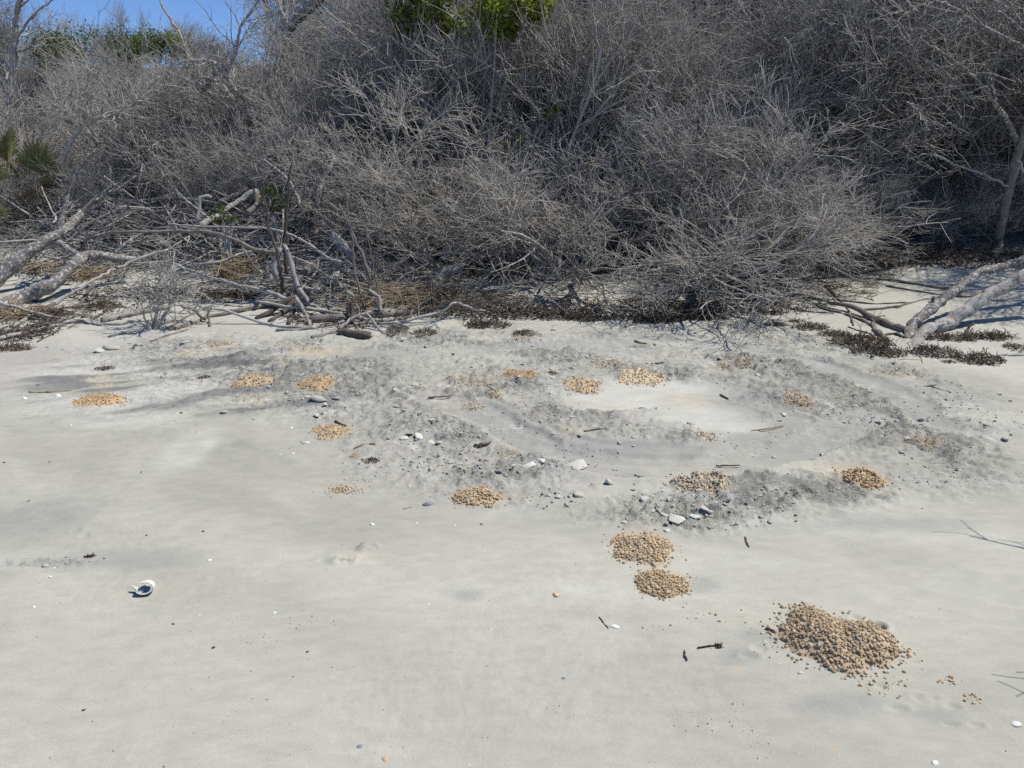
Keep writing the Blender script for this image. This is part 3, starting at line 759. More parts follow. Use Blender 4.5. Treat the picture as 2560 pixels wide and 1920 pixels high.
W = [  # label, pts, r0, r1, Y0, Y1, mat, shoots, shoot_len, name
    ('thin pale pole slanting down to the sand below the lichen trunks', [(-10, 753), (100, 785), (200, 803), (255, 815)], .019, .014, 6.75, 6.55, M_DRIFT, 0, 0),
    ('long pale pole rising from the sand toward the brushwood heap', [(6, 838), (70, 797), (115, 775), (180, 732), (240, 696), (282, 676), (345, 648), (420, 624)], .023, .014, 6.5, 7.9, M_DRIFT, 2, .2),
    ('pale knobbly branch lying low on the sand at the edge', [(-10, 852), (50, 838), (110, 825), (150, 815), (190, 803), (240, 810), (300, 813), (330, 806), (380, 803)], .02, .014, 6.4, 6.8, M_DRIFT, 3, .12),
    ('dark curved branch standing out of the seaweed line', [(120, 822), (160, 800), (195, 772), (215, 738), (236, 706)], .022, .02, 6.9, 7.4, M_BROWN, 0, 0),
    ('grey straight log lying behind the small dead sapling', [(257, 806), (300, 795), (360, 783), (420, 772)], .034, .028, 6.8, 7.1, M_SILVER, 0, 0),
    ('brown fallen branch with raised stubs lying on open sand', [(424, 828), (455, 820), (488, 810), (515, 798), (564, 783), (605, 773), (646, 766), (700, 757)], .020, .026, 6.4, 7.1, M_BROWN, 0, 0),
    ('short bent stub rising from the brown fallen branch', [(514, 799), (498, 788), (484, 776), (468, 771), (452, 763)], .014, .011, 6.6, 6.7, M_BROWN, 0, 0),
    ('short forked prop under the brown fallen branch', [(525, 818), (522, 800), (519, 785), (524, 776)], .014, .010, 6.55, 6.6, M_BROWN, 2, .1),
    ('pale sagging branch resting on the brown fallen branch', [(508, 775), (540, 772), (574, 779), (625, 798), (666, 812), (707, 818), (748, 820), (790, 822)], .012, .018, 6.55, 6.45, M_DRIFT, 4, .12),
    ('long straight pale pole running down to the upright snags', [(430, 656), (482, 681), (543, 697), (595, 712), (646, 724), (692, 737), (745, 760)], .013, .020, 7.5, 6.9, M_DRIFT, 0, 0),
    ('pale pole lying across the root tangle', [(644, 753), (700, 764), (760, 771), (820, 779), (880, 791), (920, 800)], .016, .022, 6.8, 6.65, M_DRIFT, 0, 0),
    ('long arched brown branch bridging the brushwood heap', [(246, 598), (262, 588), (284, 581), (389, 580), (459, 579), (525, 581), (583, 598), (641, 625), (695, 632)], .010, .028, 7.7, 7.3, M_BROWN, 3, .3),
    ('thin pole running level over the brushwood heap to the snags', [(420, 560), (500, 566), (600, 569), (671, 571), (718, 583), (772, 610), (823, 647), (852, 654)], .011, .017, 7.7, 7.4, M_DRIFT, 0, 0),
    ('dark bent snag with a pointed top, first of the upright snags', [(708, 730), (702, 672), (690, 618), (671, 563), (661, 500)], .024, .011, 7.1, 7.1, M_DARKW, 0, 0),  # dark colour stands in for the snag's shaded side
    ('dark straight snag standing behind the thick grey one', [(716, 690), (712, 606), (716, 540), (724, 455), (728, 400)], .024, .010, 7.4, 7.5, M_DARKW, 0, 0),  # shaded side painted by the dark wood here too
    ('thick grey broken-topped snag among the upright sticks', [(765, 775), (751, 730), (737, 688), (724, 649), (711, 612)], .036, .024, 7.0, 7.15, M_SILVER, 0, 0),
    ('tall dark leaning snag with a bare tip beside the bushes', [(926, 740), (922, 695), (912, 653), (893, 610), (873, 567), (848, 512)], .022, .012, 7.0, 7.1, M_BROWN, 0, 0),
    ('slim upright stick behind the tall leaning snag', [(914, 775), (900, 730), (886, 672), (883, 618), (873, 552), (866, 480)], .016, .008, 6.95, 7.1, M_BROWN, 0, 0),
    ('thin whip of a stick beside the tall leaning snag', [(950, 745), (942, 711), (932, 664), (920, 594), (900, 530)], .010, .005, 7.0, 7.1, M_BROWN, 2, .2),
    ('thin dark upright twig between the two groups of snags', [(742, 760), (738, 690), (742, 620), (746, 555)], .009, .005, 7.1, 7.15, M_DARKW, 0, 0),
    ('stout grey prop leaning out of the root tangle', [(745, 718), (772, 756), (800, 775), (835, 795)], .03, .03, 7.0, 6.7, M_SILVER, 0, 0),
    ('bent grey root reaching down to the sand', [(738, 742), (752, 765), (768, 793), (779, 822)], .022, .02, 6.8, 6.5, M_SILVER, 0, 0),
    ('dark root slanting into the sand under the snags', [(640, 800), (680, 775), (718, 752), (740, 742)], .022, .03, 6.7, 6.95, M_DARKW, 0, 0),
    ('second dark root fanning out under the snags', [(672, 806), (705, 780), (735, 752)], .018, .026, 6.65, 6.9, M_DARKW, 0, 0),
    ('third dark root standing nearly upright under the snags', [(722, 812), (732, 785), (745, 755)], .02, .028, 6.6, 6.85, M_DARKW, 0, 0),
    ('short sawn brown log end facing the straw', [(742, 703), (764, 682), (786, 660)], .048, .05, 7.4, 7.6, M_BROWN, 0, 0),
    ('grey log crossed by shadows behind the root tangle', [(782, 727), (812, 706), (846, 686)], .045, .05, 7.3, 7.6, M_DRIFT, 0, 0),
    ('pale vertical slab of wood beside the dark bent snag', [(690, 705), (688, 670), (692, 640), (700, 622)], .03, .024, 7.3, 7.35, M_DRIFT, 0, 0),
    ('thick grey stump slanting up out of the reeds', [(1080, 738), (1095, 705), (1118, 678), (1150, 668)], .085, .07, 7.7, 7.9, M_SILVER, 0, 0),
    ('long dark log lying at the foot of the reeds', [(775, 806), (850, 800), (928, 790), (985, 785), (1038, 780)], .045, .03, 6.65, 6.9, M_BROWN, 0, 0),
    ('pale wavy branch crossing in front of the reeds', [(1000, 808), (1064, 789), (1106, 777), (1138, 758), (1161, 764), (1190, 775), (1225, 783)], .016, .013, 6.6, 6.9, M_DRIFT, 2, .12),
    ('long grey branch sweeping across the bottom of the driftwood', [(778, 847), (821, 837), (862, 822), (903, 812), (944, 804), (1014, 796), (1044, 767), (1087, 738)], .022, .010, 6.15, 7.1, M_SILVER, 0, 0),
    ('short stick crossing over the long sweeping branch', [(846, 826), (882, 796), (928, 777)], .016, .011, 6.3, 6.6, M_DRIFT, 1, .15),
    ('grey branch lying below the root tangle', [(690, 828), (780, 822), (830, 812), (860, 803)], .017, .015, 6.3, 6.6, M_SILVER, 0, 0),
    ('thin crooked stick hanging down to the seaweed', [(915, 782), (930, 800), (950, 826), (966, 838), (982, 843)], .012, .009, 6.5, 6.2, M_DRIFT, 0, 0),
    ('pale branch ending in a tuft of seaweed', [(925, 808), (985, 808), (1016, 816), (1040, 830)], .015, .012, 6.5, 6.35, M_DRIFT, 2, .12),
    ('short blackened stump at the edge of the clean sand', [(846, 834), (880, 839), (926, 846)], .038, .04, 6.35, 6.2, M_DARKW, 0, 0),
    ('dark square post stub rising from the driftwood', [(880, 812), (879, 785), (877, 757)], .024, .022, 6.6, 6.65, M_DARKW, 0, 0),
    ('thin dark post stub beside the square one', [(874, 806), (872, 785), (871, 762)], .015, .014, 6.65, 6.7, M_DARKW, 0, 0),
    ('grey bent post with a broken pale arm', [(953, 785), (950, 760), (940, 737), (911, 723)], .026, .018, 6.8, 6.9, M_SILVER, 0, 0),
    ('thin dark branch arching up from the reeds', [(970, 757), (985, 718), (1005, 693), (1046, 671), (1073, 657)], .012, .007, 7.0, 7.4, M_BROWN, 3, .2),
    ('pale log slanting up through the top of the brushwood', [(498, 566), (535, 545), (564, 524), (600, 500), (632, 476)], .04, .035, 8.4, 9.0, M_DRIFT, 0, 0),
    ('pale bent elbow of wood on the brushwood heap', [(493, 560), (495, 530), (500, 497), (512, 490), (528, 494)], .022, .02, 8.5, 8.6, M_DRIFT, 0, 0),
    ('curved barkless log curling beside the pale slanting one', [(640, 476), (646, 500), (634, 522), (612, 540)], .034, .036, 8.8, 8.5, M_BROWN, 0, 0),
    ('thick brown log half buried at the heap top', [(545, 508), (585, 490), (620, 470)], .035, .035, 9.0, 9.2, M_BROWN, 0, 0),
    ('pale branch crossing the brushwood above the log', [(660, 400), (700, 430), (725, 455), (740, 485), (752, 520)], .014, .024, 8.6, 8.3, M_LICHEN, 4, .3),
    ('stout grey trunk leaning up behind the snags', [(790, 520), (800, 470), (818, 430), (838, 395)], .035, .03, 8.9, 9.2, M_STEM, 0, 0),
    ('pale weathered log lying behind the snags', [(832, 588), (850, 605), (868, 625), (885, 650)], .05, .045, 8.2, 8.0, M_DRIFT, 0, 0),
    ('thin stick lying level in the sand gap by the fallen tree', [(2105, 752), (2183, 760), (2271, 758)], .011, .009, 7.6, 7.6, M_BROWN, 0, 0),
    ('long grey stick angled across the shaded sand', [(2150, 778), (2240, 768), (2320, 749), (2400, 738)], .014, .011, 7.3, 7.8, M_BROWN, 2, .15),
    ('dead branch lying across the sand before the hollow', [(2192, 698), (2271, 708), (2330, 718), (2385, 725)], .016, .012, 8.3, 8.1, M_BROWN, 3, .2),
    ('second dead branch trailing into the shade of the hollow', [(2215, 716), (2300, 730), (2390, 742), (2470, 742)], .013, .010, 8.2, 7.9, M_BROWN, 2, .2),
    ('slender branch lying on sand between seaweed tufts', [(1915, 762), (1987, 774), (2037, 781), (2085, 785)], .012, .010, 7.4, 7.2, M_BROWN, 3, .12),
    ('crooked thin branch dipping toward the fallen tree', [(2064, 708), (2094, 746), (2120, 774), (2133, 815)], .013, .010, 7.9, 6.8, M_BROWN, 0, 0),
    ('small curved snag sticking out of the shaded sand', [(2414, 846), (2418, 826), (2424, 816), (2436, 808)], .020, .012, 6.3, 6.35, M_DARKW, 0, 0),
    ('dark bare twig standing in the small seaweed clump', [(2475, 905), (2466, 888), (2458, 868)], .009, .005, 5.75, 5.8, M_DARKW, 0, 0),
    ('pale curved root lying at the edge of the seaweed', [(2488, 898), (2505, 890), (2530, 892), (2570, 889)], .012, .016, 5.8, 5.9, M_DRIFT, 0, 0),
    ('thin straw-coloured stalk in front of the seaweed', [(2158, 899), (2220, 900), (2298, 900)], .007, .006, 5.85, 5.85, M_STRAW, 0, 0),
]
for w in W:
    th = max(w[2], w[3])
    wood('driftwood_branch' if th < 0.04 else 'driftwood_log', w[0], 'branch' if th < 0.04 else 'log', w[1], w[2] * .84, w[3] * .84, w[4], w[5], w[6], 12 if th >= .04 else 8, None, w[7], w[8], GD)

multi('fallen_tree', 'forked silvery fallen tree with two thick trunks rising off the sand', 'tree', [
    ('trunk', [(2280, 866), (2318, 836), (2363, 811), (2408, 782), (2452, 748), (2497, 721), (2560, 687), (2660, 640)], 0.06, 0.044, 6.15, 6.9, M_SILVER, 14, 3, 0.10),
    ('trunk', [(2264, 858), (2278, 828), (2301, 793), (2341, 761), (2381, 734), (2419, 703), (2452, 681), (2497, 669), (2560, 647), (2660, 610)], 0.046, 0.032, 6.2, 7.3, M_LICHEN, 12, 6, 0.14),
    ('limb', [(2262, 832), (2229, 821), (2196, 801), (2164, 784), (2126, 766), (2081, 757), (2037, 746), (1999, 735), (1960, 728)], 0.036, 0.008, 6.3, 7.5, M_BROWN, 9, 4, 0.3),
    ('limb', [(2214, 858), (2196, 836), (2173, 812), (2113, 787), (2062, 774), (2018, 755), (1955, 736)], 0.024, 0.007, 6.2, 7.4, M_BROWN, 9, 5, 0.25),
    ('limb', [(2264, 850), (2235, 838), (2205, 842), (2180, 838), (2120, 818)], 0.018, 0.006, 6.25, 6.6, M_DARKW, 7, 3, 0.15)])

multi('dead_tree', 'grey dead tree standing in the dark hollow with bare arching branches', 'tree', [
    ('trunk', [(2482, 672), (2490, 630), (2500, 580), (2515, 500), (2535, 420), (2552, 355), (2590, 250), (2640, 120)], 0.062, 0.035, 9.2, 9.0, M_BROWN, 12, 0, 0),
    ('limb', [(2550, 362), (2510, 290), (2470, 237), (2440, 196), (2385, 152), (2340, 122), (2300, 95)], 0.032, 0.007, 9.1, 8.3, M_LICHEN, 9, 12, 0.7),
    ('limb', [(2620, 160), (2560, 122), (2500, 90), (2430, 55), (2390, 25), (2340, 4), (2290, 20), (2235, 58)], 0.035, 0.006, 9.0, 8.2, M_LICHEN, 9, 14, 0.7),
    ('limb', [(2600, 220), (2560, 90), (2520, 45), (2470, 15), (2430, -20)], 0.025, 0.006, 9.0, 8.6, M_LICHEN, 8, 10, 0.6),
    ('limb', [(2525, 470), (2470, 440), (2400, 415), (2330, 385), (2280, 395)], 0.018, 0.005, 9.1, 8.6, M_STEM, 7, 9, 0.6),
    ('limb', [(2540, 400), (2560, 430), (2580, 500), (2600, 560)], 0.015, 0.005, 9.0, 8.6, M_STEM, 6, 6, 0.5)])
multi('dead_tree', 'slim dead tree at the edge rising against the blue sky', 'tree', [
    ('trunk', [(10, 360), (24, 260), (34, 160), (38, 80), (44, 20), (62, -40)], 0.055, 0.03, 11.2, 11.2, M_STEM, 9, 8, 0.8),
    ('limb', [(30, 210), (70, 130), (110, 90), (160, 70)], 0.02, 0.005, 11.2, 11.5, M_STEM, 6, 10, 0.7),
    ('limb', [(24, 260), (-10, 180), (-30, 90)], 0.025, 0.008, 11.2, 11.0, M_STEM, 6, 8, 0.7),
    ('limb', [(38, 100), (80, 40), (130, 0), (170, -50)], 0.018, 0.005, 11.2, 11.3, M_STEM, 6, 10, 0.7)])
multi('dead_tree', 'dead tree with two pale crooked limbs against the skyline', 'tree', [
    ('trunk', [(690, 330), (638, 268), (591, 229), (564, 183), (544, 167), (525, 154), (482, 150), (467, 136), (447, 78), (408, 19), (390, -30)], 0.045, 0.012, 10.6, 10.6, M_STEM, 8, 14, 0.7),
    ('limb', [(606, 280), (575, 240), (560, 218), (540, 200), (513, 194), (478, 187)], 0.03, 0.012, 10.5, 10.5, M_STEM, 8, 8, 0.5),
    ('limb', [(564, 185), (590, 130), (600, 70), (640, 10), (660, -40)], 0.025, 0.008, 10.6, 10.7, M_STEM, 7, 16, 0.7),
    ('limb', [(600, 235), (680, 180), (700, 110), (730, 40), (740, -20)], 0.025, 0.008, 10.5, 10.6, M_STEM, 7, 16, 0.7)])
multi('dead_tree', 'pale thick trunk leaning high on the dune crest', 'tree', [
    ('trunk', [(690, 100), (715, 68), (745, 34), (785, 0), (830, -45)], 0.12, 0.09, 12.2, 12.3, M_SILVER, 12, 0, 0),
    ('limb', [(720, 62), (700, 20), (690, -30)], 0.03, 0.012, 12.2, 12.2, M_STEM, 7, 9, 0.6)])
multi('dead_tree', 'pale broken trunk leaning in the middle of the thicket', 'tree', [
    ('trunk', [(1345, 300), (1371, 241), (1394, 202), (1425, 148), (1440, 90)], 0.04, 0.02, 10.9, 11.2, M_STEM, 9, 6, 0.5),
    ('limb', [(1394, 205), (1440, 215), (1480, 240), (1510, 290)], 0.014, 0.006, 10.9, 10.6, M_STEM, 6, 8, 0.5)])
multi('dead_tree', 'crooked grey limb rising through the thicket above the snags', 'tree', [
    ('trunk', [(1010, 430), (1040, 372), (1056, 338), (1075, 288), (1099, 264), (1130, 215)], 0.045, 0.016, 9.6, 9.6, M_STEM, 8, 12, 0.6)])
multi('dead_tree', 'slender branched limb spreading above the lichen trunks', 'tree', [
    ('trunk', [(150, 400), (187, 338), (233, 299), (272, 288), (330, 260), (358, 233), (400, 190)], 0.026, 0.008, 9.3, 9.3, M_STEM, 7, 16, 0.6),
    ('limb', [(225, 303), (215, 260), (238, 235)], 0.012, 0.006, 9.3, 9.3, M_STEM, 6, 5, 0.4)])

# small dead sapling on the open sand, and one standing outside the frame whose shadow falls into it
def sapling(label, px, v, Hh, lean, rz, sc, n=(9, 6, 3, 0), loc=None, seed=5):
    parts = make_shrub(seed, stems=2, H=Hh, spread=(0.1, 0.5), up=0.03, lean=lean, n=n, tw=M_STEM, stem_r=(0.018, 0.024))
    p = G(px, v) if loc is None else np.array([loc[0], loc[1], float(gmac(*loc))])
    return put(parts, 'dead_sapling', p, rz, sc, label, 'sapling')
sapling('small bare dead sapling leaning over the sand by the brushwood', 345, 830, 0.75, (0.75, 0.25), 0, 1.0)
def world_limb(bag, pts, r0, r1, ns=6):
    c = catmull(pts, 14); bag.add(*tubes(c[None], np.linspace(r0, r1, 14)[None], ns))
def bare_sapling(label, base, forks, seed):
    rng = np.random.RandomState(seed)
    e = tag(link('dead_sapling', None, loc=base), label, 'sapling'); e.empty_display_size = .1
    for pts, r0, r1 in forks:
        bag = Bag(); q = np.array(pts, float) - np.array(base); c = catmull(q, 14); R = np.linspace(r0, r1, 14)
        bag.add(*tubes(c[None], R[None], 7))
        P1, R1, _ = children(rng, c[None], R[None], 5, 0.3, 1.0, 0.4, 0.8, 0.12, 0.30, 6, 0.6, 0, 0.18, 0.0022)
        bag.add(*tubes(P1, R1, 5)); link('stem', bag.mesh('stem', M_STEM), e)
bare_sapling('bare dead sapling at the frame edge casting a branchy shadow on sand', (3.69, 2.85, 0.0), [
    ([(3.69, 2.85, -.1), (3.39, 2.8, .5), (3.04, 2.75, 1.0), (2.82, 2.77, 1.15)], .018, .005), ([(3.12, 2.76, .9), (2.92, 2.95, 1.1), (2.76, 3.12, 1.25)], .009, .003),
    ([(3.09, 2.75, .95), (2.89, 2.62, 1.02), (2.76, 2.55, 1.08)], .008, .003), ([(3.24, 2.78, .75), (3.04, 2.98, .95), (2.89, 3.0, 1.0)], .008, .003)], 5)
bare_sapling('small bare sapling below the frame edge shading the lower sand', (2.7, 2.1, 0.0), [
    ([(2.7, 2.1, -.1), (2.5, 2.05, .4), (2.25, 1.98, .7), (2.12, 1.98, .8)], .012, .003), ([(2.4, 2.02, .55), (2.25, 2.08, .68), (2.16, 2.12, .72)], .006, .0025)], 6)

# dead trees standing just outside the frame; their bare crowns shade the sand beside the fallen tree
for i, (x, y, th_, sc, lb) in enumerate([(7.9, 9.2, 1.45, 1.0, 'bare crowned dead tree just beyond the hollow'), (6.55, 7.9, 1.35, 0.85, 'bare dead tree beyond the fallen tree')]):
    g0 = float(gmac(x, y))
    e = tag(link('dead_tree', None, loc=(x, y, g0)), lb, 'tree'); e.empty_display_size = .2
    pt = catmull([(0, 0, -.15), (.05, .02, th_ * .5), (0, 0, th_ + .1)], 10)
    bag = Bag(); bag.add(*tubes(pt[None], np.linspace(.08, .05, 10)[None], 9)); link('trunk', bag.mesh('trunk', M_LICHEN), e)
    for nm, me, kd in DOME[i % 3]:
        c = link(nm, me, e, (0, 0, th_)); c.scale = (sc,) * 3; c.rotation_euler = (0, 0, 1.7 * i)
        if kd: c['kind'] = kd

# ------------------------------------------------------------------ the brushwood heap
rng = np.random.RandomState(21)
STICKS = []
for i in range(10):
    k = 7; p = [np.array([-0.5, 0, 0.0])]; d = np.array([1.0, 0, 0])
    for j in range(k - 1):
        d = unit(d + rng.normal(scale=0.16, size=3)); p.append(p[-1] + d / (k - 1))
    p = np.array(p); R = np.linspace(0.013, 0.006, k) * rng.uniform(0.7, 1.2)
    bag = Bag()
    c = np.vstack([p[0], p, p[-1]]); bag.add(*tubes(c[None], np.concatenate([[0.0005], R, [0.0005]])[None], 6))
    if i % 2 == 0:
        P1, R1, _ = children(rng, p[None], R[None], 3, 0.3, 1.0, 0.4, 0.9, 0.2, 0.4, 5, 0.6, 0, 0.2, 0.004)
        bag.add(*tubes(P1, R1, 4))
    STICKS.append(bag.mesh('brushwood_stick', [M_DRIFT, M_STEM, M_SILVER, M_LICHEN, M_DRIFT][i % 5]))

def heap_h(x, y):
    return 0.55 * np.exp(-((x + 3.5) / 1.7) ** 4 - ((y - 9.1) / 0.75) ** 2) + 0.30 * np.exp(-((x + 1.9) / 0.8) ** 2 - ((y - 7.7) / 0.6) ** 2) + 0.30 * np.exp(-((x + 5.6) / 0.8) ** 2 - ((y - 9.3) / 0.7) ** 2)

n = 0
while n < 240:
    a = rng.uniform(60, 960); c = rng.uniform(470, 770)
    Yd = rng.uniform(7.2, 9.9)
    x = (a - 1280) / F * Yd * 0.97
    hh = float(heap_h(x, Yd))
    if hh < 0.12 or rng.rand() > hh / 0.5: continue
    z = float(gmac(x, Yd)) + rng.uniform(0.15, 1.0) * hh
    si = rng.randint(10)
    o = link('brushwood_stick', STICKS[si], loc=(x, Yd, z))
    s = rng.uniform(0.5, 1.35)
    o.scale = (s, s, s)
    o.rotation_euler = (rng.uniform(0, 6.28), rng.normal(scale=0.28), rng.choice([0, math.pi]) + rng.normal(scale=0.75))
    look = ('short' if s < 0.8 else 'middling' if s < 1.1 else 'long') + (' forked' if si % 2 == 0 else ' unforked') + (' pale', ' dull grey', ' silvery', ' lichen-flecked', ' pale')[si % 5]
    where = 'behind the lichen trunks' if x < -4.7 else 'around the pale slanting log' if x < -3.6 and Yd > 8.6 else 'behind the small dead sapling' if x < -3.6 else 'above the straw' if Yd > 8.5 else 'around the straw' if x < -2.4 else 'behind the upright snags'
    tag(o, f'{look} stick in the brushwood heap {where}', 'stick', 'sticks of the brushwood heap')
    n += 1

def scatter_twigs(name, label, n, area, lens, rad, mat, seed, flat=0.25, heap=None, cat='brushwood'):
    rng = np.random.RandomState(seed)
    x, y = area(rng, n)
    z = gmac(x, y) + gdet(x, y) + rng.uniform(0, 1, n) ** 1.5 * (heap(x, y) if heap else 0.03) + 0.004
    az = rng.uniform(0, 2 * math.pi, n); el = rng.normal(scale=flat, size=n)
    d = np.stack([np.cos(az) * np.cos(el), np.sin(az) * np.cos(el), np.sin(el)], 1)
    Ln = rng.uniform(lens[0], lens[1], n); k = 4
    p = np.stack([x, y, z], 1) - d * (Ln / 2)[:, None]; pts = [p]
    for j in range(k - 1):
        d = unit(d + rng.normal(scale=0.16, size=d.shape)); pts.append(pts[-1] + d * (Ln / (k - 1))[:, None])
    Pc = np.stack(pts, 1)
    g = gmac(Pc[..., 0], Pc[..., 1]) + 0.003
    Pc[..., 2] = np.maximum(Pc[..., 2], g)
    R = rng.uniform(rad[0], rad[1], n)[:, None] * np.linspace(1, 0.5, k)[None]
    bag = Bag(); bag.add(*tubes(Pc, R, 3))
    o = link(name, bag.mesh(name, mat))
    return tag(o, label, cat, None, 'stuff')

def heap_area(rng, n):
    X_, Y_ = [], []
    while len(X_) < n:
        x = rng.uniform(-6.6, -0.9, 4000); y = rng.uniform(7.0, 10.2, 4000)
        k = rng.rand(4000) < heap_h(x, y) / 0.5
        X_ += list(x[k]); Y_ += list(y[k])
    return np.array(X_[:n]), np.array(Y_[:n])
scatter_twigs('brushwood_litter', 'fine dead twigs filling the brushwood heap', 3800, heap_area, (0.12, 0.6), (0.003, 0.007), M_DRIFT, 31, 0.3, heap_h)
def ell_area(*es):
    es = [elli(*e) for e in es]
    def f(rng, n):
        i = rng.randint(0, len(es), n); t = rng.uniform(0, 6.283, n); r = np.sqrt(rng.rand(n))
        E = np.array(es)[i]
        return E[:, 0] + E[:, 2] * r * np.cos(t), E[:, 1] + E[:, 3] * r * np.sin(t)
    return f
scatter_twigs('straw_litter', 'tan dry reed straw heaped on the brushwood', 300, ell_area((600, 702, 60, 22), (600, 690, 50, 18)), (0.12, 0.4), (0.003, 0.005), M_STRAW, 33, 0.2, lambda x, y: 0.22, 'straw')
scatter_twigs('reed_litter', 'tan and rust broken reeds in front of the grey stump', 330, ell_area((1000, 765, 130, 26), (1090, 752, 90, 18), (930, 755, 60, 20)), (0.15, 0.6), (0.003, 0.006), M_STRAW, 34, 0.28, lambda x, y: 0.14, 'reeds')
scatter_twigs('reed_litter', 'rusty reed litter behind the lichen trunks', 420, ell_area((70, 675, 110, 10), (220, 690, 70, 14), (60, 790, 60, 16)), (0.12, 0.5), (0.003, 0.006), M_STRAW, 35, 0.12, lambda x, y: 0.06, 'reeds')
scatter_twigs('twig_litter', 'dark broken twigs along the foot of the thicket', 2200, ell_area((1500, 775, 420, 24), (1250, 780, 260, 18), (1800, 765, 280, 24), (2050, 690, 160, 26), (2330, 660, 220, 20), (1150, 755, 160, 26), (2000, 730, 200, 30)), (0.05, 0.30), (0.002, 0.005), M_DARKW, 36, 0.2, lambda x, y: 0.10)
scatter_twigs('twig_litter', 'dark twigs and bark along the seaweed line', 520, ell_area((170, 790, 130, 26), (300, 740, 130, 22), (440, 735, 140, 22), (60, 830, 90, 22), (860, 800, 140, 26), (560, 745, 70, 14)), (0.06, 0.35), (0.002, 0.006), M_DARKW, 37, 0.15, lambda x, y: 0.08)

def flakes(name, label, n, area, size, mat, seed, cat, hgt=0.03):
    rng = np.random.RandomState(seed); x, y = area(rng, n)
    z = gmac(x, y) + gdet(x, y) + rng.rand(n) * hgt + 0.004
    c = np.stack([x, y, z], 1)
    nz = unit(rng.normal(size=(n, 3)) * 0.5 + np.array([0, 0, 1.0])); u = unit(np.cross(nz, rng.normal(size=(n, 3)))); w = np.cross(nz, u)
    s = rng.uniform(size[0], size[1], n)[:, None]
    V = np.stack([c - u * s, c + w * s * 0.4 + nz * s * .15, c + u * s, c - w * s * 0.4 + nz * s * .15], 1).reshape(-1, 3)
    q = np.arange(n * 4).reshape(-1, 4)
    return tag(link(name, mk(name, V, [q], mat, False)), label, cat, None, 'stuff')
flakes('leaf_litter', 'dark fallen leaves and bark under the bushes', 4200, ell_area((1500, 772, 400, 24), (1200, 785, 240, 16), (1800, 770, 220, 20), (1350, 790, 160, 12), (1650, 795, 140, 10)), (0.008, 0.028), M_LITTER, 41, 'leaf litter')
flakes('leaf_litter', 'dark leaf litter on the floor of the hollow', 7000, ell_area((2330, 640, 260, 26), (2450, 650, 160, 30), (2120, 650, 140, 24)), (0.01, 0.035), M_LITTER, 42, 'leaf litter')
flakes('leaf_litter', 'dark bark scraps in the brushwood and seaweed line', 1600, ell_area((200, 785, 150, 24), (320, 742, 140, 20), (470, 738, 140, 20), (870, 800, 150, 26), (60, 835, 80, 20)), (0.008, 0.03), M_LITTER, 43, 'leaf litter')

# ------------------------------------------------------------------ seaweed clumps
def clump(px, v, w, hpx, label, mat=M_WRACK, n=None, name='seaweed_clump', cat='seaweed', h=0.35):
    e = elli(px, v, w / 2, hpx / 2); rng = np.random.RandomState(hash_(label))
    n = n or int(130 + 3000 * e[2] * e[3] * 4)
    n = min(n, 540)
    q_ = float(np.clip(e[2] / 0.22, 0.22, 1.0))
    t = rng.uniform(0, 6.283, n); r = rng.rand(n) ** 0.6 * (1.05 + 0.18 * np.sin(t * 3 + e[0] * 9) * np.cos(t * 2 + e[1] * 7))
    x = e[2] * r * np.cos(t); y = e[3] * r * np.sin(t)
    hh = min(0.06, e[2] * h)
    z = rng.rand(n) * hh * np.clip(1 - r * 0.7, .1, 1)
    d = unit(rng.normal(size=(n, 3)) * np.array([1, 1, 0.45])); Ln = rng.uniform(0.025, 0.085, n) * q_; k = 6
    pts = [np.stack([x, y, z], 1)]
    for j in range(k - 1):
        d = unit(d + rng.normal(scale=0.75, size=d.shape)); pts.append(pts[-1] + d * (Ln / (k - 1))[:, None])
    Pc = np.stack(pts, 1)
    zb = gmac(Pc[..., 0] + e[0], Pc[..., 1] + e[1]) - float(gmac(e[0], e[1]))
    Pc[..., 2] = np.maximum(Pc[..., 2], 0.0) + zb
    bag = Bag(); bag.add(*tubes(Pc, rng.uniform(0.0015, 0.0038, n)[:, None] * q_ ** .5 * np.ones(k)[None], 3))
    o = link(name, bag.mesh(name, mat), loc=(e[0], e[1], gz(e[0], e[1])))
    return tag(o, label, cat, 'dried seaweed clumps on the sand')
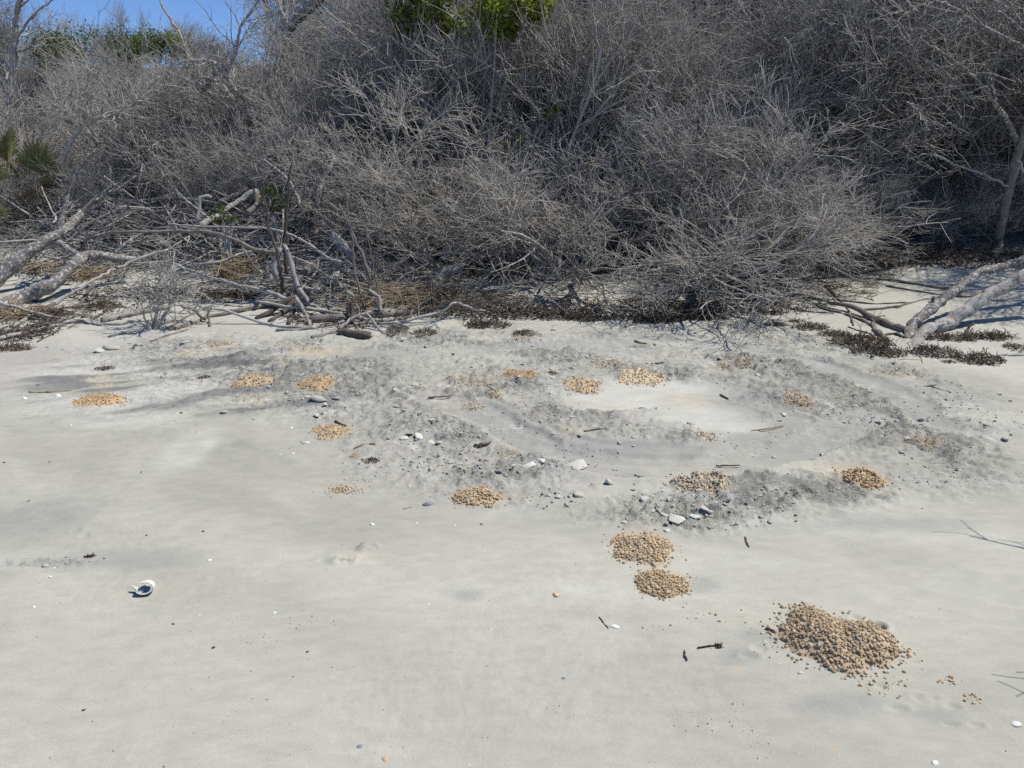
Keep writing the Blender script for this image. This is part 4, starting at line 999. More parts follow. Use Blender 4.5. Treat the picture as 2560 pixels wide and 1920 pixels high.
for a in [(2150, 862, 150, 26, 'long dark seaweed clump at the foot of the fallen tree'), (2200, 885, 130, 24, 'rusty seaweed clump in front of the fallen tree'),
          (2330, 884, 120, 24, 'brown seaweed clump just past the forked trunk base'), (2450, 903, 120, 24, 'dark seaweed clump with twigs sticking out of it'),
          (2545, 874, 60, 26, 'seaweed clump at the frame edge by the pale root'), (2360, 850, 150, 12, 'flat dark seaweed line in the shade of the trunks'),
          (2470, 845, 130, 14, 'flat dark seaweed line beyond the small curved snag'), (1938, 812, 60, 10, 'small dark seaweed tuft under the overhanging twigs'),
          (1992, 803, 44, 9, 'tiny dark seaweed tuft on bare sand'), (2028, 820, 90, 12, 'flat dark seaweed patch beside the trailing limbs'),
          (2085, 838, 80, 12, 'dark seaweed patch between the trailing limbs'), (1940, 783, 50, 9, 'dark seaweed tuft beside the bush twigs'), (1880, 778, 60, 9, 'dark seaweed smear at the bush edge'),
          (1060, 838, 62, 22, 'reddish brown seaweed tuft at the end of the pale branch'), (990, 832, 60, 22, 'dark seaweed tuft beside the blackened stump'),
          (1215, 815, 120, 14, 'dark seaweed strip in front of the bushes'), (1310, 838, 60, 12, 'purplish seaweed tuft beside the yellow pellet patch'),
          (1450, 798, 110, 14, 'dark seaweed strip under the dense brown bush'), (1640, 803, 120, 16, 'black seaweed heap under the widest brown bush'),
          (1760, 795, 120, 12, 'dark seaweed strip at the end of the widest bush'), (600, 742, 110, 16, 'dark seaweed bank below the straw heap'),
          (130, 790, 100, 16, 'dark seaweed bank under the lower lichen trunk'), (260, 768, 90, 12, 'dark seaweed bank behind the pale pole'), (30, 872, 110, 12, 'dark bark and seaweed strip at the frame edge'),
          (2372, 906, 36, 7, 'tiny seaweed scrap on clean sand before the fallen tree'), (930, 1154, 44, 12, 'small black seaweed scrap on the smooth sand'), (1795, 1614, 14, 9, 'reddish dried seaweed head at the end of a stalk'),
          (264, 921, 46, 9, 'reddish seaweed scrap above the yellow sand smear'), (510, 945, 30, 8, 'purplish seaweed scrap on the streaked sand'), (1375, 937, 40, 10, 'dark scrap of seaweed beside the orange mound'), (225, 1393, 26, 4, 'blue black scrap on the smooth sand')]:
    big_ = a[2] > 50
    clump(*a, h=0.35 if big_ else 0.25)

# ------------------------------------------------------------------ loose twigs on the open sand
for lb, pts, r, mt in [
    ('long dark stick laid over the yellow mound', [(1395, 928), (1460, 916), (1540, 900)], .008, M_DARKW),
    ('short dark stick beyond the pale yellow mound', [(1632, 913), (1652, 909), (1678, 908)], .008, M_DARKW),
    ('tan arched stalk standing in the pale circle', [(1567, 1064), (1573, 1046), (1589, 1021)], .007, M_STRAW),
    ('short dark twig lying by the arched stalk', [(1596, 1022), (1618, 1022)], .006, M_DARKW),
    ('thin brown twig on the churned sand inside the track', [(1460, 1080), (1485, 1076), (1512, 1072)], .006, M_BROWN),
    ('short black twig at the rim of the pale circle', [(1800, 988), (1820, 999)], .007, M_DARKW),
    ('thin pale twig along the edge of the pale circle', [(1878, 1079), (1925, 1072), (1960, 1064)], .005, M_STRAW),
    ('thin reed lying above the flat orange mound', [(72, 980), (120, 981), (190, 974)], .005, M_STRAW),
    ('thin twig lying in the clod patch', [(895, 972), (945, 972)], .005, M_BROWN),
    ('straight twig beside the white pellet scatter', [(1070, 995), (1100, 993), (1130, 989)], .006, M_BROWN),
    ('forked twig beside the brown and yellow mound', [(683, 958), (700, 959), (712, 966)], .005, M_BROWN),
    ('curved brown twig above the black seaweed scrap', [(884, 1126), (898, 1116), (918, 1111), (938, 1111)], .006, M_BROWN),
    ('thick black twig on the churned sand', [(1185, 1116), (1205, 1114), (1228, 1107)], .009, M_DARKW),
    ('dark stick on top of the tan mound', [(838, 1055), (865, 1066)], .008, M_DARKW),
    ('thin twig pointing at the mussel shell', [(1008, 1275), (1030, 1270), (1052, 1260)], .004, M_BROWN),
    ('dark twig beside the white oyster shell', [(1498, 1544), (1509, 1558), (1521, 1572)], .003, M_DARKW),
    ('brown twig on pale sand beyond the slabs', [(1863, 1344), (1866, 1356), (1873, 1368)], .0045, M_BROWN),
    ('dark stalk ending in the reddish seaweed head', [(1744, 1620), (1770, 1616), (1795, 1612)], .003, M_DARKW),
    ('grey pointed twig below the stalk', [(1711, 1628), (1713, 1640), (1717, 1652)], .0032, M_DARKW),
    ('tiny twig beside the big pellet mound', [(1914, 1571), (1936, 1580)], .004, M_DARKW),
    ('long thin twig on clean sand near the seaweed', [(2288, 968), (2320, 966), (2353, 960)], .005, M_BROWN),
    ('dark thin twig crossing the long thin one', [(2325, 966), (2350, 974), (2374, 980)], .005, M_DARKW),
    ('dark slanting twig before the fallen tree', [(2300, 892), (2306, 908)], .006, M_BROWN),
    ('flat grey stick on sand in front of the bushes', [(1586, 853), (1610, 860), (1640, 864)], .009, M_BROWN),
    ('thin stick shading the sand below the branch tips', [(1050, 858), (1085, 858)], .006, M_BROWN),
    ('brown stick lying past the brown fallen branch', [(378, 858), (420, 842), (470, 826)], .012, M_BROWN),
    ('red brown stick at the base of the sapling', [(272, 845), (300, 838), (330, 838), (366, 836)], .012, M_BROWN),
    ('dark crooked scrap near the churned ring rim', [(1735, 942), (1745, 955)], .009, M_DARKW),
    ('thin dark twig inside the curved track', [(1790, 1165), (1850, 1164)], .004, M_DARKW),
    ('short twig below the track by the cream mound', [(1593, 1193), (1622, 1197)], .005, M_DARKW),
    ('dark stick beside the cream mound', [(1793, 1210), (1803, 1222)], .008, M_DARKW),
    ('thin curved twig on the lower smooth sand', [(1039, 1535), (1050, 1537), (1064, 1539)], .003, M_BROWN)]:
    wood('loose_twig', lb, 'twig', pts, r, r * 0.7, 9, 9, mt, 6, None, 0, 0, 'loose twigs on the open sand')

# ------------------------------------------------------------------ clods, slabs and crumbs of sand
import bmesh
def hull(seed, flat=0.6, n=14):
    rng = np.random.RandomState(seed); bm = bmesh.new()
    p = rng.uniform(-1, 1, (n, 3)) * np.array([1, rng.uniform(.6, .95), flat])
    p /= np.maximum(1, np.linalg.norm(p / np.array([1, 1, flat]), axis=1))[:, None] ** 0.5
    for q in p: bm.verts.new(q)
    r = bmesh.ops.convex_hull(bm, input=bm.verts)
    bmesh.ops.delete(bm, geom=[g for g in r['geom_interior'] if isinstance(g, bmesh.types.BMVert)], context='VERTS')
    bmesh.ops.bevel(bm, geom=list(bm.edges), offset=0.06, segments=1, affect='EDGES', clamp_overlap=True)
    bmesh.ops.triangulate(bm, faces=bm.faces)
    V = np.array([v.co[:] for v in bm.verts]); T = np.array([[v.index for v in f.verts] for f in bm.faces] if not bm.verts.index_update() else [])
    bm.free(); return V, T
HULLS = [hull(500 + i, [0.35, 0.5, 0.65, 0.8][i % 4]) for i in range(12)]
CLODS = [mk('sand_clod', v, [t], M_CLOD, False) for v, t in HULLS]
SLABS = [mk('sand_chunk', v, [t], M_CLODL, False) for v, t in HULLS[:8]]

slabs = [(1692, 1302, 46, 34, 'largest pale sand slab at the edge of the churned ground'), (1735, 1304, 26, 22, 'pale sand slab just beside the largest one'), (1762, 1288, 34, 16, 'flat pale sand slab beyond the pair of slabs'),
         (1668, 1328, 18, 18, 'small pale clod against the largest slab'), (1395, 1244, 26, 18, 'pale grey clod with a dark lower side'), (1446, 1239, 30, 18, 'tilted grey clod past the pale one'),
         (1562, 1306, 14, 12, 'small white clod above the tan mound'), (1372, 1241, 16, 12, 'dark grey clod beside the pale grey clod'), (1010, 1095, 24, 16, 'pale clod in the row by the broken crust'),
         (1046, 1094, 34, 18, 'largest clod in the row by the broken crust'), (1100, 1110, 22, 16, 'angular grey clod at the end of the clod row'), (1078, 1105, 18, 10, 'flat pale clod in the middle of the row'), (1125, 1155, 36, 12, 'dark-edged crust plate lifted off the sand'),
         (1148, 1158, 22, 10, 'second crust plate beside the dark-edged one'), (1325, 1168, 36, 12, 'pale crust plate at the inner edge of the track'), (1355, 1158, 26, 10, 'small crust plate beside the track'), (1440, 1158, 60, 8, 'long thin crust plate along the track'),
         (990, 1018, 18, 22, 'standing dark grey clod in the churned sand'), (1010, 1035, 16, 14, 'grey clod below the standing one'), (988, 982, 16, 12, 'pale rounded clod in the churned sand'), (922, 1042, 12, 10, 'dark little clod on the churned sand'),
         (1050, 1043, 10, 10, 'small pale clod above the crust'), (1077, 1055, 18, 14, 'pale square clod above the clod row'), (796, 1002, 40, 18, 'dark lumpy clod below the conical mound'), (770, 996, 20, 12, 'rounded clod beside the dark lumpy one'), (840, 998, 20, 12, 'pale clod past the dark lumpy one'),
         (282, 873, 46, 20, 'large grey sand lump near the fallen branch'), (345, 871, 22, 12, 'white flat clod beside the large grey lump'), (428, 868, 18, 12, 'white clod on the upper sand'), (462, 864, 26, 12, 'flat pale clod beside the white one'), (250, 880, 40, 14, 'low grey lump below the large one'),
         (1960, 1036, 20, 18, 'pale topped clod at the end of the pale circle'), (1948, 1048, 16, 10, 'dark clod at the end of the pale circle'), (2090, 1100, 10, 8, 'single dark clod beyond the track'), (2055, 1130, 18, 10, 'dark clod above the rust orange mound'), (2252, 1134, 18, 12, 'dark clod beside the yellow patch'),
         (1900, 1558, 12, 10, 'small round clod beside the big mound'), (1912, 1605, 14, 12, 'larger round clod beside the big mound'), (2000, 1682, 14, 12, 'round clod below the big mound')]
rng = np.random.RandomState(77)
for i, (px, v, w, hpx, lb) in enumerate(slabs):
    p = G(px, v); k = mpp(px, v); s = w * k / 2 * 1.25
    dark_ = 'dark' in lb or 'grey' in lb
    o = link('sand_chunk', (CLODS if dark_ else SLABS)[i % 8], loc=(p[0], p[1], gz(p[0], p[1]) + s * 0.08))
    o.scale = (s, s * 0.95, s * (0.6 if hpx > 0.5 * w else 0.4)); o.rotation_euler = (rng.normal(scale=.15), rng.normal(scale=.15), rng.uniform(0, 6.28))
    tag(o, lb, 'sand clod', 'larger clods of crusted sand')

# rubble: where the churned-sand mask is strong
cx, cy, ck = [], [], []
while len(cx) < 3600:
    a = rng.uniform(100, 2560, 4000); c = rng.uniform(830, 1400, 4000)
    d0 = np.array([ray(u, v) for u, v in zip(a, c)]); t = (CAM_H - 0.05) / -d0[:, 2]
    x = d0[:, 0] * t; y = d0[:, 1] * t
    rb_, _, st_ = masks(x, y)
    keep = rng.rand(len(x)) < np.clip(rb_ * 0.55 + 0.06 * st_, 0, 1) * sstep(0.42, 0.62, fbm(x * 3.1, y * 3.1, 3, 95)) 
    cx += list(x[keep]); cy += list(y[keep])
cx = np.array(cx); cy = np.array(cy); cz = gmac(cx, cy) + gdet(cx, cy)
MG = [G(m_[0], m_[1]) for m_ in MOUNDS]
for i in range(230):
    s = rng.uniform(0.009, 0.020) if i > 60 else rng.uniform(0.016, 0.032)
    o = link('sand_clod', CLODS[rng.randint(12)], loc=(cx[i], cy[i], cz[i] + s * 0.2))
    o.scale = (s, s, s * rng.uniform(.4, .7)); o.rotation_euler = (rng.normal(scale=.3), rng.normal(scale=.3), rng.uniform(0, 6.28))
    mi = min(range(len(MOUNDS)), key=lambda q: (MG[q][0] - cx[i]) ** 2 + (MG[q][1] - cy[i]) ** 2)
    dx_, dy_ = cx[i] - MG[mi][0], cy[i] - MG[mi][1]
    side_ = ('right of' if dx_ > 0 else 'left of') if abs(dx_) > abs(dy_) else ('beyond' if dy_ > 0 else 'before')
    tag(o, ('large' if s > 0.019 else 'small' if s > 0.013 else 'tiny') + f' clod {side_} the ' + ' '.join(MOUNDS[mi][7].split()[:11]), 'sand clod', 'small clods on the churned sand')

def bits(name, x, y, z, smin, smax, mat, seed, parent=None, label=None, flat=0.7, tmpl=None, cat='crumbs', pw=2.0):
    rng = np.random.RandomState(seed); bag = Bag()
    tm = tmpl or HULLS_SM
    n = len(x); which = rng.randint(0, len(tm), n)
    s = smin + (smax - smin) * rng.rand(n) ** pw
    az = rng.uniform(0, 6.283, n)
    for k, (V, T) in enumerate(tm):
        w = np.where(which == k)[0]
        if not len(w): continue
        ca, sa = np.cos(az[w]), np.sin(az[w])
        vx = V[None, :, 0] * ca[:, None] - V[None, :, 1] * sa[:, None]; vy = V[None, :, 0] * sa[:, None] + V[None, :, 1] * ca[:, None]
        VV = np.stack([vx, vy, np.broadcast_to(V[None, :, 2] * flat, vx.shape)], -1) * s[w][:, None, None]
        VV = VV + np.stack([x[w], y[w], z[w] + s[w] * 0.25], -1)[:, None, :]
        TT = (T[None] + (np.arange(len(w)) * len(V))[:, None, None]).reshape(-1, 3)
        bag.add(VV.reshape(-1, 3), t=TT)
    o = link(name, bag.mesh(name, mat, tmpl is not None), parent)
    o['kind'] = 'stuff'
    if label: o['label'] = label; o['category'] = cat
    return o
def hull_sm(seed):
    rng = np.random.RandomState(seed); bm = bmesh.new()
    for q in unit(rng.normal(size=(9, 3))) * rng.uniform(.7, 1.1, (9, 1)): bm.verts.new(q)
    bmesh.ops.convex_hull(bm, input=bm.verts); bmesh.ops.triangulate(bm, faces=bm.faces); bm.verts.index_update()
    V = np.array([v.co[:] for v in bm.verts]); T = np.array([[v.index for v in f.verts] for f in bm.faces]); bm.free()
    return V, T
HULLS_SM = [hull_sm(700 + i) for i in range(8)]
bits('sand_crumbs', cx[230:], cy[230:], cz[230:], 0.002, 0.010, M_CLOD, 5, None, 'grey crumbs of broken sand strewn over the churned ground', pw=2.5)

kx, ky = ell_area((1080, 1100, 140, 60), (1130, 1160, 120, 40), (1250, 1165, 120, 30), (1800, 1290, 200, 40), (800, 1000, 80, 20), (1400, 1250, 90, 26), (2400, 1040, 120, 60))(np.random.RandomState(12), 330)
bits('sand_crumbs', kx, ky, gmac(kx, ky) + gdet(kx, ky), 0.004, 0.016, M_CLOD, 15, None, 'angular broken crust crumbs around the clod row and slabs', pw=1.8)

# ------------------------------------------------------------------ pellet mounds
def ico(seed, amp=0.22, sub=1):
    bm = bmesh.new(); bmesh.ops.create_icosphere(bm, subdivisions=sub, radius=1.0)
    rng = np.random.RandomState(seed); bm.verts.index_update()
    V = np.array([v.co[:] for v in bm.verts]); T = np.array([[v.index for v in f.verts] for f in bm.faces]); bm.free()
    V = V * (1 + amp * rng.normal(size=(len(V), 1))) * rng.uniform(.75, 1.15, 3)
    return V, T
BLOBS = [ico(800 + i, 0.13, 2) for i in range(6)]
BLOBS_SM = [ico(820 + i, 0.2, 1) for i in range(6)]
PMESH = {k: [mk('pellet', v, [t], m_) for v, t in BLOBS] for k, m_ in PELLET.items()}

def mound(lobes, colour, pel, label, n_obj, seed, spill=0.25, name='pellet_mound'):
    """lobes: (x, y, rx, ry, height) on the ground"""
    rng = np.random.RandomState(seed)
    mf = 1.3 / max(lobes[0][2], lobes[0][3])
    ox, oy = lobes[0][0], lobes[0][1]; oz = gz(ox, oy)
    def hf(x, y):
        h = np.zeros(np.shape(x))
        for (a, b_, rx, ry, hh) in lobes:
            d = np.sqrt(((x - a) / rx) ** 2 + ((y - b_) / ry) ** 2) + 0.75 * (fbm(x * mf, y * mf, 3, seed) - 0.5)
            h = np.maximum(h, hh * np.clip(1 - d, 0, 1) ** 0.75)
        return h
    e = link(name, None, loc=(ox, oy, oz)); e.empty_display_size = 0.05
    tag(e, label, 'sand mound', 'mounds of sand pellets')
    x0 = min(l[0] - l[2] * 1.2 for l in lobes); x1 = max(l[0] + l[2] * 1.2 for l in lobes)
    y0 = min(l[1] - l[3] * 1.2 for l in lobes); y1 = max(l[1] + l[3] * 1.2 for l in lobes)
    nx = 34; gx, gy = np.meshgrid(np.linspace(x0, x1, nx), np.linspace(y0, y1, nx))
    hh = hf(gx, gy)
    gzz = gmac(gx, gy) + gdet(gx, gy) + hh + np.where(hh > 0, pel * 0.5 * (fbm(gx / pel * .5, gy / pel * .5, 2, 3) - 0.8), -0.012)
    V = np.stack([gx - ox, gy - oy, gzz - oz], -1).reshape(-1, 3)
    i_, j_ = np.meshgrid(np.arange(nx - 1), np.arange(nx - 1), indexing='ij')
    q = np.stack([i_ * nx + j_, i_ * nx + j_ + 1, (i_ + 1) * nx + j_ + 1, (i_ + 1) * nx + j_], -1).reshape(-1, 4)
    ok = (hh.ravel()[q] > 0).any(axis=1)
    if ok.any() and (n_obj or lobes[0][4] > 0.012): link('heap', mk('heap', V, [q[ok]], PELLET[colour]), e)
    area = sum(math.pi * l[2] * l[3] for l in lobes)
    n = int(min(2200, (0.9 if n_obj == 0 else 3.4 if n_obj > 200 else 2.6) * area / (pel * pel * 0.8)))
    X_, Y_ = [], []
    while len(X_) < n:
        x = rng.uniform(x0, x1, 2000); y = rng.uniform(y0, y1, 2000)
        dd = np.min([np.sqrt(((x - a) / rx) ** 2 + ((y - b_) / ry) ** 2) for (a, b_, rx, ry, _) in lobes], axis=0) + 0.75 * (fbm(x * mf, y * mf, 3, seed) - 0.5)
        k = rng.rand(2000) < np.where(dd < 0.92, 1.0, spill * np.exp(-(dd - 0.92) / 0.18))
        X_ += list(x[k]); Y_ += list(y[k])
    x = np.array(X_[:n]); y = np.array(Y_[:n]); z = gmac(x, y) + gdet(x, y) + hf(x, y)
    for i in range(n_obj):
        s = pel * 0.5 * (0.55 + 1.1 * rng.rand() ** 1.6)
        o = link('pellet', PMESH[colour][rng.randint(6)], e, (x[i] - ox, y[i] - oy, z[i] - oz + s * 0.12))
        o.scale = (s, s, s * .9); o.rotation_euler = (rng.uniform(0, 6), rng.uniform(0, 6), rng.uniform(0, 6))
    if n > n_obj + 5:
        bits('pellets', x[n_obj:] - ox, y[n_obj:] - oy, z[n_obj:] - oz, pel * 0.12, pel * 0.55, PELLET[colour], seed + 1, e, None, 0.9, BLOBS_SM, pw=1.6)
    return e

for i, (px, v, w, hpx, colour, rel, pel, lb, nobj) in enumerate(MOUNDS):
    p = G(px, v + hpx * 0.15); k = mpp(px, v); dep = math.atan2(CAM_H - p[2], p[1])
    rx = w * k / 2 * 1.05; ry = hpx * k / 2 / math.sin(dep) * 0.88
    far_ = pel <= 7
    hh = min(rx, ry) * ((0.30 if rel >= 0.9 else 0.18) if far_ else 0.34) * rel
    rs = np.random.RandomState(900 + i)
    lobes = [(p[0], p[1], rx, ry, hh)]
    mound(lobes, colour, pel * k * (0.66 if far_ else 0.74), lb, nobj, 900 + i, 0.8 if far_ else 0.3)
k = mpp(2090, 1590)
A = G(2045, 1598); B = G(2150, 1612); C_ = G(2030, 1560); D_ = G(2085, 1645)
mound([(A[0], A[1], 100 * k, 125 * k, 0.062), (B[0], B[1], 90 * k, 78 * k, 0.058), (C_[0], C_[1], 70 * k, 80 * k, 0.045), (D_[0], D_[1], 66 * k, 62 * k, 0.04)], 'brown', 10.5 * k * 0.85, 'largest brown pellet mound with a crab hole behind it', 290, 990, 0.4)
# pellets dragged out beyond the large mound
e1 = ell_area((2200, 1715, 70, 34), (2180, 1690, 90, 40), (2370, 1700, 40, 12), (2430, 1745, 26, 16), (2010, 1520, 40, 14), (2260, 1640, 50, 20))
x, y = e1(np.random.RandomState(3), 150)
bits('pellet_scatter', x, y, gmac(x, y) + gdet(x, y), 0.002, 0.0065, PELLET['orange'], 6, None, 'small orange pellets strewn past the largest mound', 0.9, BLOBS_SM, 'pellets')
e1 = ell_area((1650, 1420, 90, 70), (1600, 1370, 110, 60), (1200, 1240, 90, 40), (1900, 1590, 120, 60), (1750, 1560, 160, 60), (1745, 1200, 120, 40), (860, 1222, 80, 24))
x, y = e1(np.random.RandomState(4), 170)
bits('pellet_scatter', x, y, gmac(x, y) + gdet(x, y), 0.002, 0.006, PELLET['tan'], 7, None, 'tiny tan pellets strewn around the mounds', 0.9, BLOBS_SM, 'pellets')
# fine dark specks over the open sand
rng = np.random.RandomState(8); n = 620
a = rng.uniform(0, 2560, n); c = 1150 + 770 * rng.rand(n)
pp = np.array([ray(u, v) for u, v in zip(a, c)]); t = CAM_H / -pp[:, 2]; x = pp[:, 0] * t; y = pp[:, 1] * t
w = rng.rand(n) < sstep(0.42, 0.66, fbm(x * 2.1, y * 2.1, 3, 140)) * 0.8 + 0.10; x, y = x[w], y[w]
tx, ty = ell_area((1845, 1790, 34, 60), (1900, 1860, 40, 40), (640, 1600, 70, 26), (760, 1560, 90, 20), (1740, 1800, 60, 30))(rng, 130)
x = np.concatenate([x, tx]); y = np.concatenate([y, ty])
bits('dark_grit', x, y, gmac(x, y) + gdet(x, y), 0.0010, 0.0036, M_BROWN, 9, None, 'fine dark grit sprinkled over the open sand', 0.5, None, 'grit', 3.0)

# ------------------------------------------------------------------ shells and fragments
def valve(seed, rib=0.05):
    """one cupped shell valve with thickness, lying hollow side down"""
    rng = np.random.RandomState(seed); nr, na = 6, 18; V = []
    for lay in (1.0, 0.84):
        for i in range(nr + 1):
            r = i / nr
            for j in range(na):
                a_ = j / na * 2 * math.pi
                rad = r * (1 - 0.28 * math.cos(a_) + rib * math.cos(a_ * 7)) * lay ** 0.2
                V.append((math.sin(a_) * rad, math.cos(a_) * rad * 0.85, lay * 0.42 * (1 - r ** 2.2) - (0.02 if lay < 1 else 0)))
    V = np.array(V) * (1 + 0.03 * rng.normal(size=(len(V), 1))); q = []
    o2 = (nr + 1) * na
    for i in range(nr):
        for j in range(na):
            k2 = (j + 1) % na
            q.append([i * na + j, i * na + k2, (i + 1) * na + k2, (i + 1) * na + j]); q.append([o2 + i * na + k2, o2 + i * na + j, o2 + (i + 1) * na + j, o2 + (i + 1) * na + k2])
    for j in range(na):
        k2 = (j + 1) % na; q.append([nr * na + j, nr * na + k2, o2 + nr * na + k2, o2 + nr * na + j])
    return V, np.array(q)
VAL = [valve(i, [0.0, 0.03, 0.05][i % 3]) for i in range(4)]
SH = {m_.name: [mk('shell', v, [q_], m_) for v, q_ in VAL] for m_ in (M_SHELL, M_SHELLT, M_SHELLG, M_BLACK)}
shells = [(765, 1109, 20, 'largest white clam shell on the smooth sand below a tan mound', M_SHELL), (145, 987, 24, 'flat white shell above the flat orange mound', M_SHELL), (60, 993, 15, 'white shell piece near the frame edge', M_SHELL),
          (700, 1138, 8, 'tiny white shell below the largest clam', M_SHELL), (734, 1135, 9, 'tiny white shell fragment nearest the clam', M_SHELL), (728, 1068, 9, 'small white shell beside the mound with a stick', M_SHELL),
          (932, 1312, 14, 'white shell above the pale scrape', M_SHELL), (1042, 1308, 11, 'white shell with a dark pebble beside it', M_SHELL), (1136, 1316, 9, 'small white shell before the blue grey one', M_SHELL), (1203, 1310, 14, 'round blue grey moon shell on smooth sand', M_SHELLG),
          (124, 1443, 12, 'white shell just below the pale streak', M_SHELL), (136, 1421, 9, 'little white shell on the pale streak', M_SHELL), (84, 1519, 12, 'white sliver of shell near the frame edge', M_SHELL), (524, 1403, 12, 'white shell chip beyond the whelk', M_SHELL),
          (500, 1539, 7, 'tiny white shell chip past the whelk', M_SHELL), (685, 1533, 15, 'slanted white shell sliver on smooth sand', M_SHELL), (1537, 1567, 26, 'white oyster shell beside a dark twig', M_SHELL), (1516, 1487, 6, 'tiny white chip below the tan mounds', M_SHELL),
          (176, 1063, 10, 'white shell below the pale sand band', M_SHELL), (288, 1077, 9, 'white chip beneath the dark streaks', M_SHELL), (1387, 1487, 24, 'tan orange shell lying alone on smooth sand', M_SHELLT), (962, 1902, 20, 'tan knobbly shell at the bottom of the sand', M_SHELLT),
          (898, 1868, 16, 'grey speckled shell near the bottom edge', M_SHELLG), (1408, 1694, 13, 'small grey ring-like shell on smooth sand', M_SHELLG), (2538, 1806, 28, 'upturned white shell at the frame edge', M_SHELL), (2340, 1908, 22, 'grey white shell at the bottom edge', M_SHELL),
          (1227, 1577, 13, 'pink brown shell bit by a faint scrape', M_SHELLT), (494, 1079, 11, 'reddish shell bit on the smooth sand', M_SHELLT), (438, 1053, 9, 'small red brown bit below the pale band', M_SHELLT), (347, 1316, 9, 'orange shell chip above the dark scrap', M_SHELLT), (1688, 1090, 18, 'tan flat shell beside the scatter inside the ring', M_SHELLT),
          (1071, 1513, 7, 'tiny white crescent chip below the damp patch', M_SHELL), (1002, 1138, 9, 'tan and white chip past the seaweed scrap', M_SHELLT),
          (207, 1775, 13, 'black mussel fragment on the lower sand', M_BLACK), (434, 1561, 10, 'dark mussel chip on the smooth sand', M_BLACK), (767, 1635, 11, 'bluish black shell chip on the lower sand', M_BLACK), (535, 1617, 12, 'dark grey shell sliver on the lower sand', M_BLACK),
          (1072, 1264, 30, 'dark mussel shell lying beside the tan mound', M_SHELLG), (10, 1154, 8, 'black chip at the frame edge', M_BLACK), (352, 1179, 8, 'black chip on the smooth sand', M_BLACK), (453, 1034, 9, 'black chip below the dark streaks', M_BLACK), (97, 963, 12, 'black fragment in the streaked sand', M_BLACK),
          (367, 1340, 9, 'dark chip past the blue black scrap', M_BLACK), (70, 1251, 9, 'dark chip low on the smooth sand', M_BLACK), (123, 1153, 10, 'grey pebble on the smooth sand', M_SHELLG), (835, 1556, 6, 'black speck of shell by the faint prints', M_BLACK), (509, 1330, 10, 'thin dark chip on the sand beyond the whelk', M_BLACK)]
rng = np.random.RandomState(55)
for i, (px, v, w, lb, m_) in enumerate(shells):
    p = G(px, v); k = mpp(px, v); s = w * k / 2
    o = link('shell', SH[m_.name][i % 4], loc=(p[0], p[1], gz(p[0], p[1]) - 0.0005))
    o.scale = (s, s * rng.uniform(.7, 1.0), s * rng.uniform(.6, 1.1)); o.rotation_euler = (rng.normal(scale=.2), rng.normal(scale=.2), rng.uniform(0, 6.28))
    tag(o, lb, 'shell', 'shells and chips on the sand')

# the broken whelk: a curled wall with its long canal
p = G(362, 1484); k = mpp(362, 1480)
M_WHELK = speckle('whelk_shell', (0.55, 0.52, 0.46), (0.78, 0.75, 0.69), None, 60, 0.4, 0.6)
e = tag(link('whelk_shell', None, loc=(p[0], p[1], gz(p[0], p[1]))), 'large broken whelk shell curled open with a pointed canal', 'shell')
nu, nv = 10, 22; V = []
for lay in (0, 1):
    for i in range(nu):
        u = i / (nu - 1)
        for j in range(nv):
            f = j / (nv - 1); an_ = math.radians(-170 + 275 * f)
            r = (0.030 + 0.006 * math.sin(u * 3.0)) * (1.05 - 0.45 * u ** 2) * (1 - 0.12 * f) - lay * 0.006
            V.append((0.010 + math.cos(an_) * r * 1.05, (u - 0.5) * 0.066, 0.030 + math.sin(an_) * r * 0.95))
V = np.array(V); q = []; o2 = nu * nv
for i in range(nu - 1):
    for j in range(nv - 1):
        q.append([i * nv + j, i * nv + j + 1, (i + 1) * nv + j + 1, (i + 1) * nv + j]); q.append([o2 + i * nv + j + 1, o2 + i * nv + j, o2 + (i + 1) * nv + j, o2 + (i + 1) * nv + j + 1])
for i in range(nu - 1):
    for j in (0, nv - 1): q.append([i * nv + j, (i + 1) * nv + j, o2 + (i + 1) * nv + j, o2 + i * nv + j])
for j in range(nv - 1):
    for i in (0, nu - 1): q.append([i * nv + j, i * nv + j + 1, o2 + i * nv + j + 1, o2 + i * nv + j])
w_ = link('whorl', mk('whorl', V * 1.15, [np.array(q)], M_WHELK), e); w_.rotation_euler = (-0.35, -0.1, 0.25)
cp = catmull([(0.0, -0.01, 0.012), (-0.03, 0.0, 0.022), (-0.062, 0.012, 0.040)], 12)
bag = Bag(); bag.add(*tubes(cp[None], np.concatenate([[0.001], np.linspace(0.016, 0.004, 10), [0.0005]])[None], 9))
link('canal', bag.mesh('canal', M_WHELK), e)
e.scale = (0.85, 0.85, 0.66)

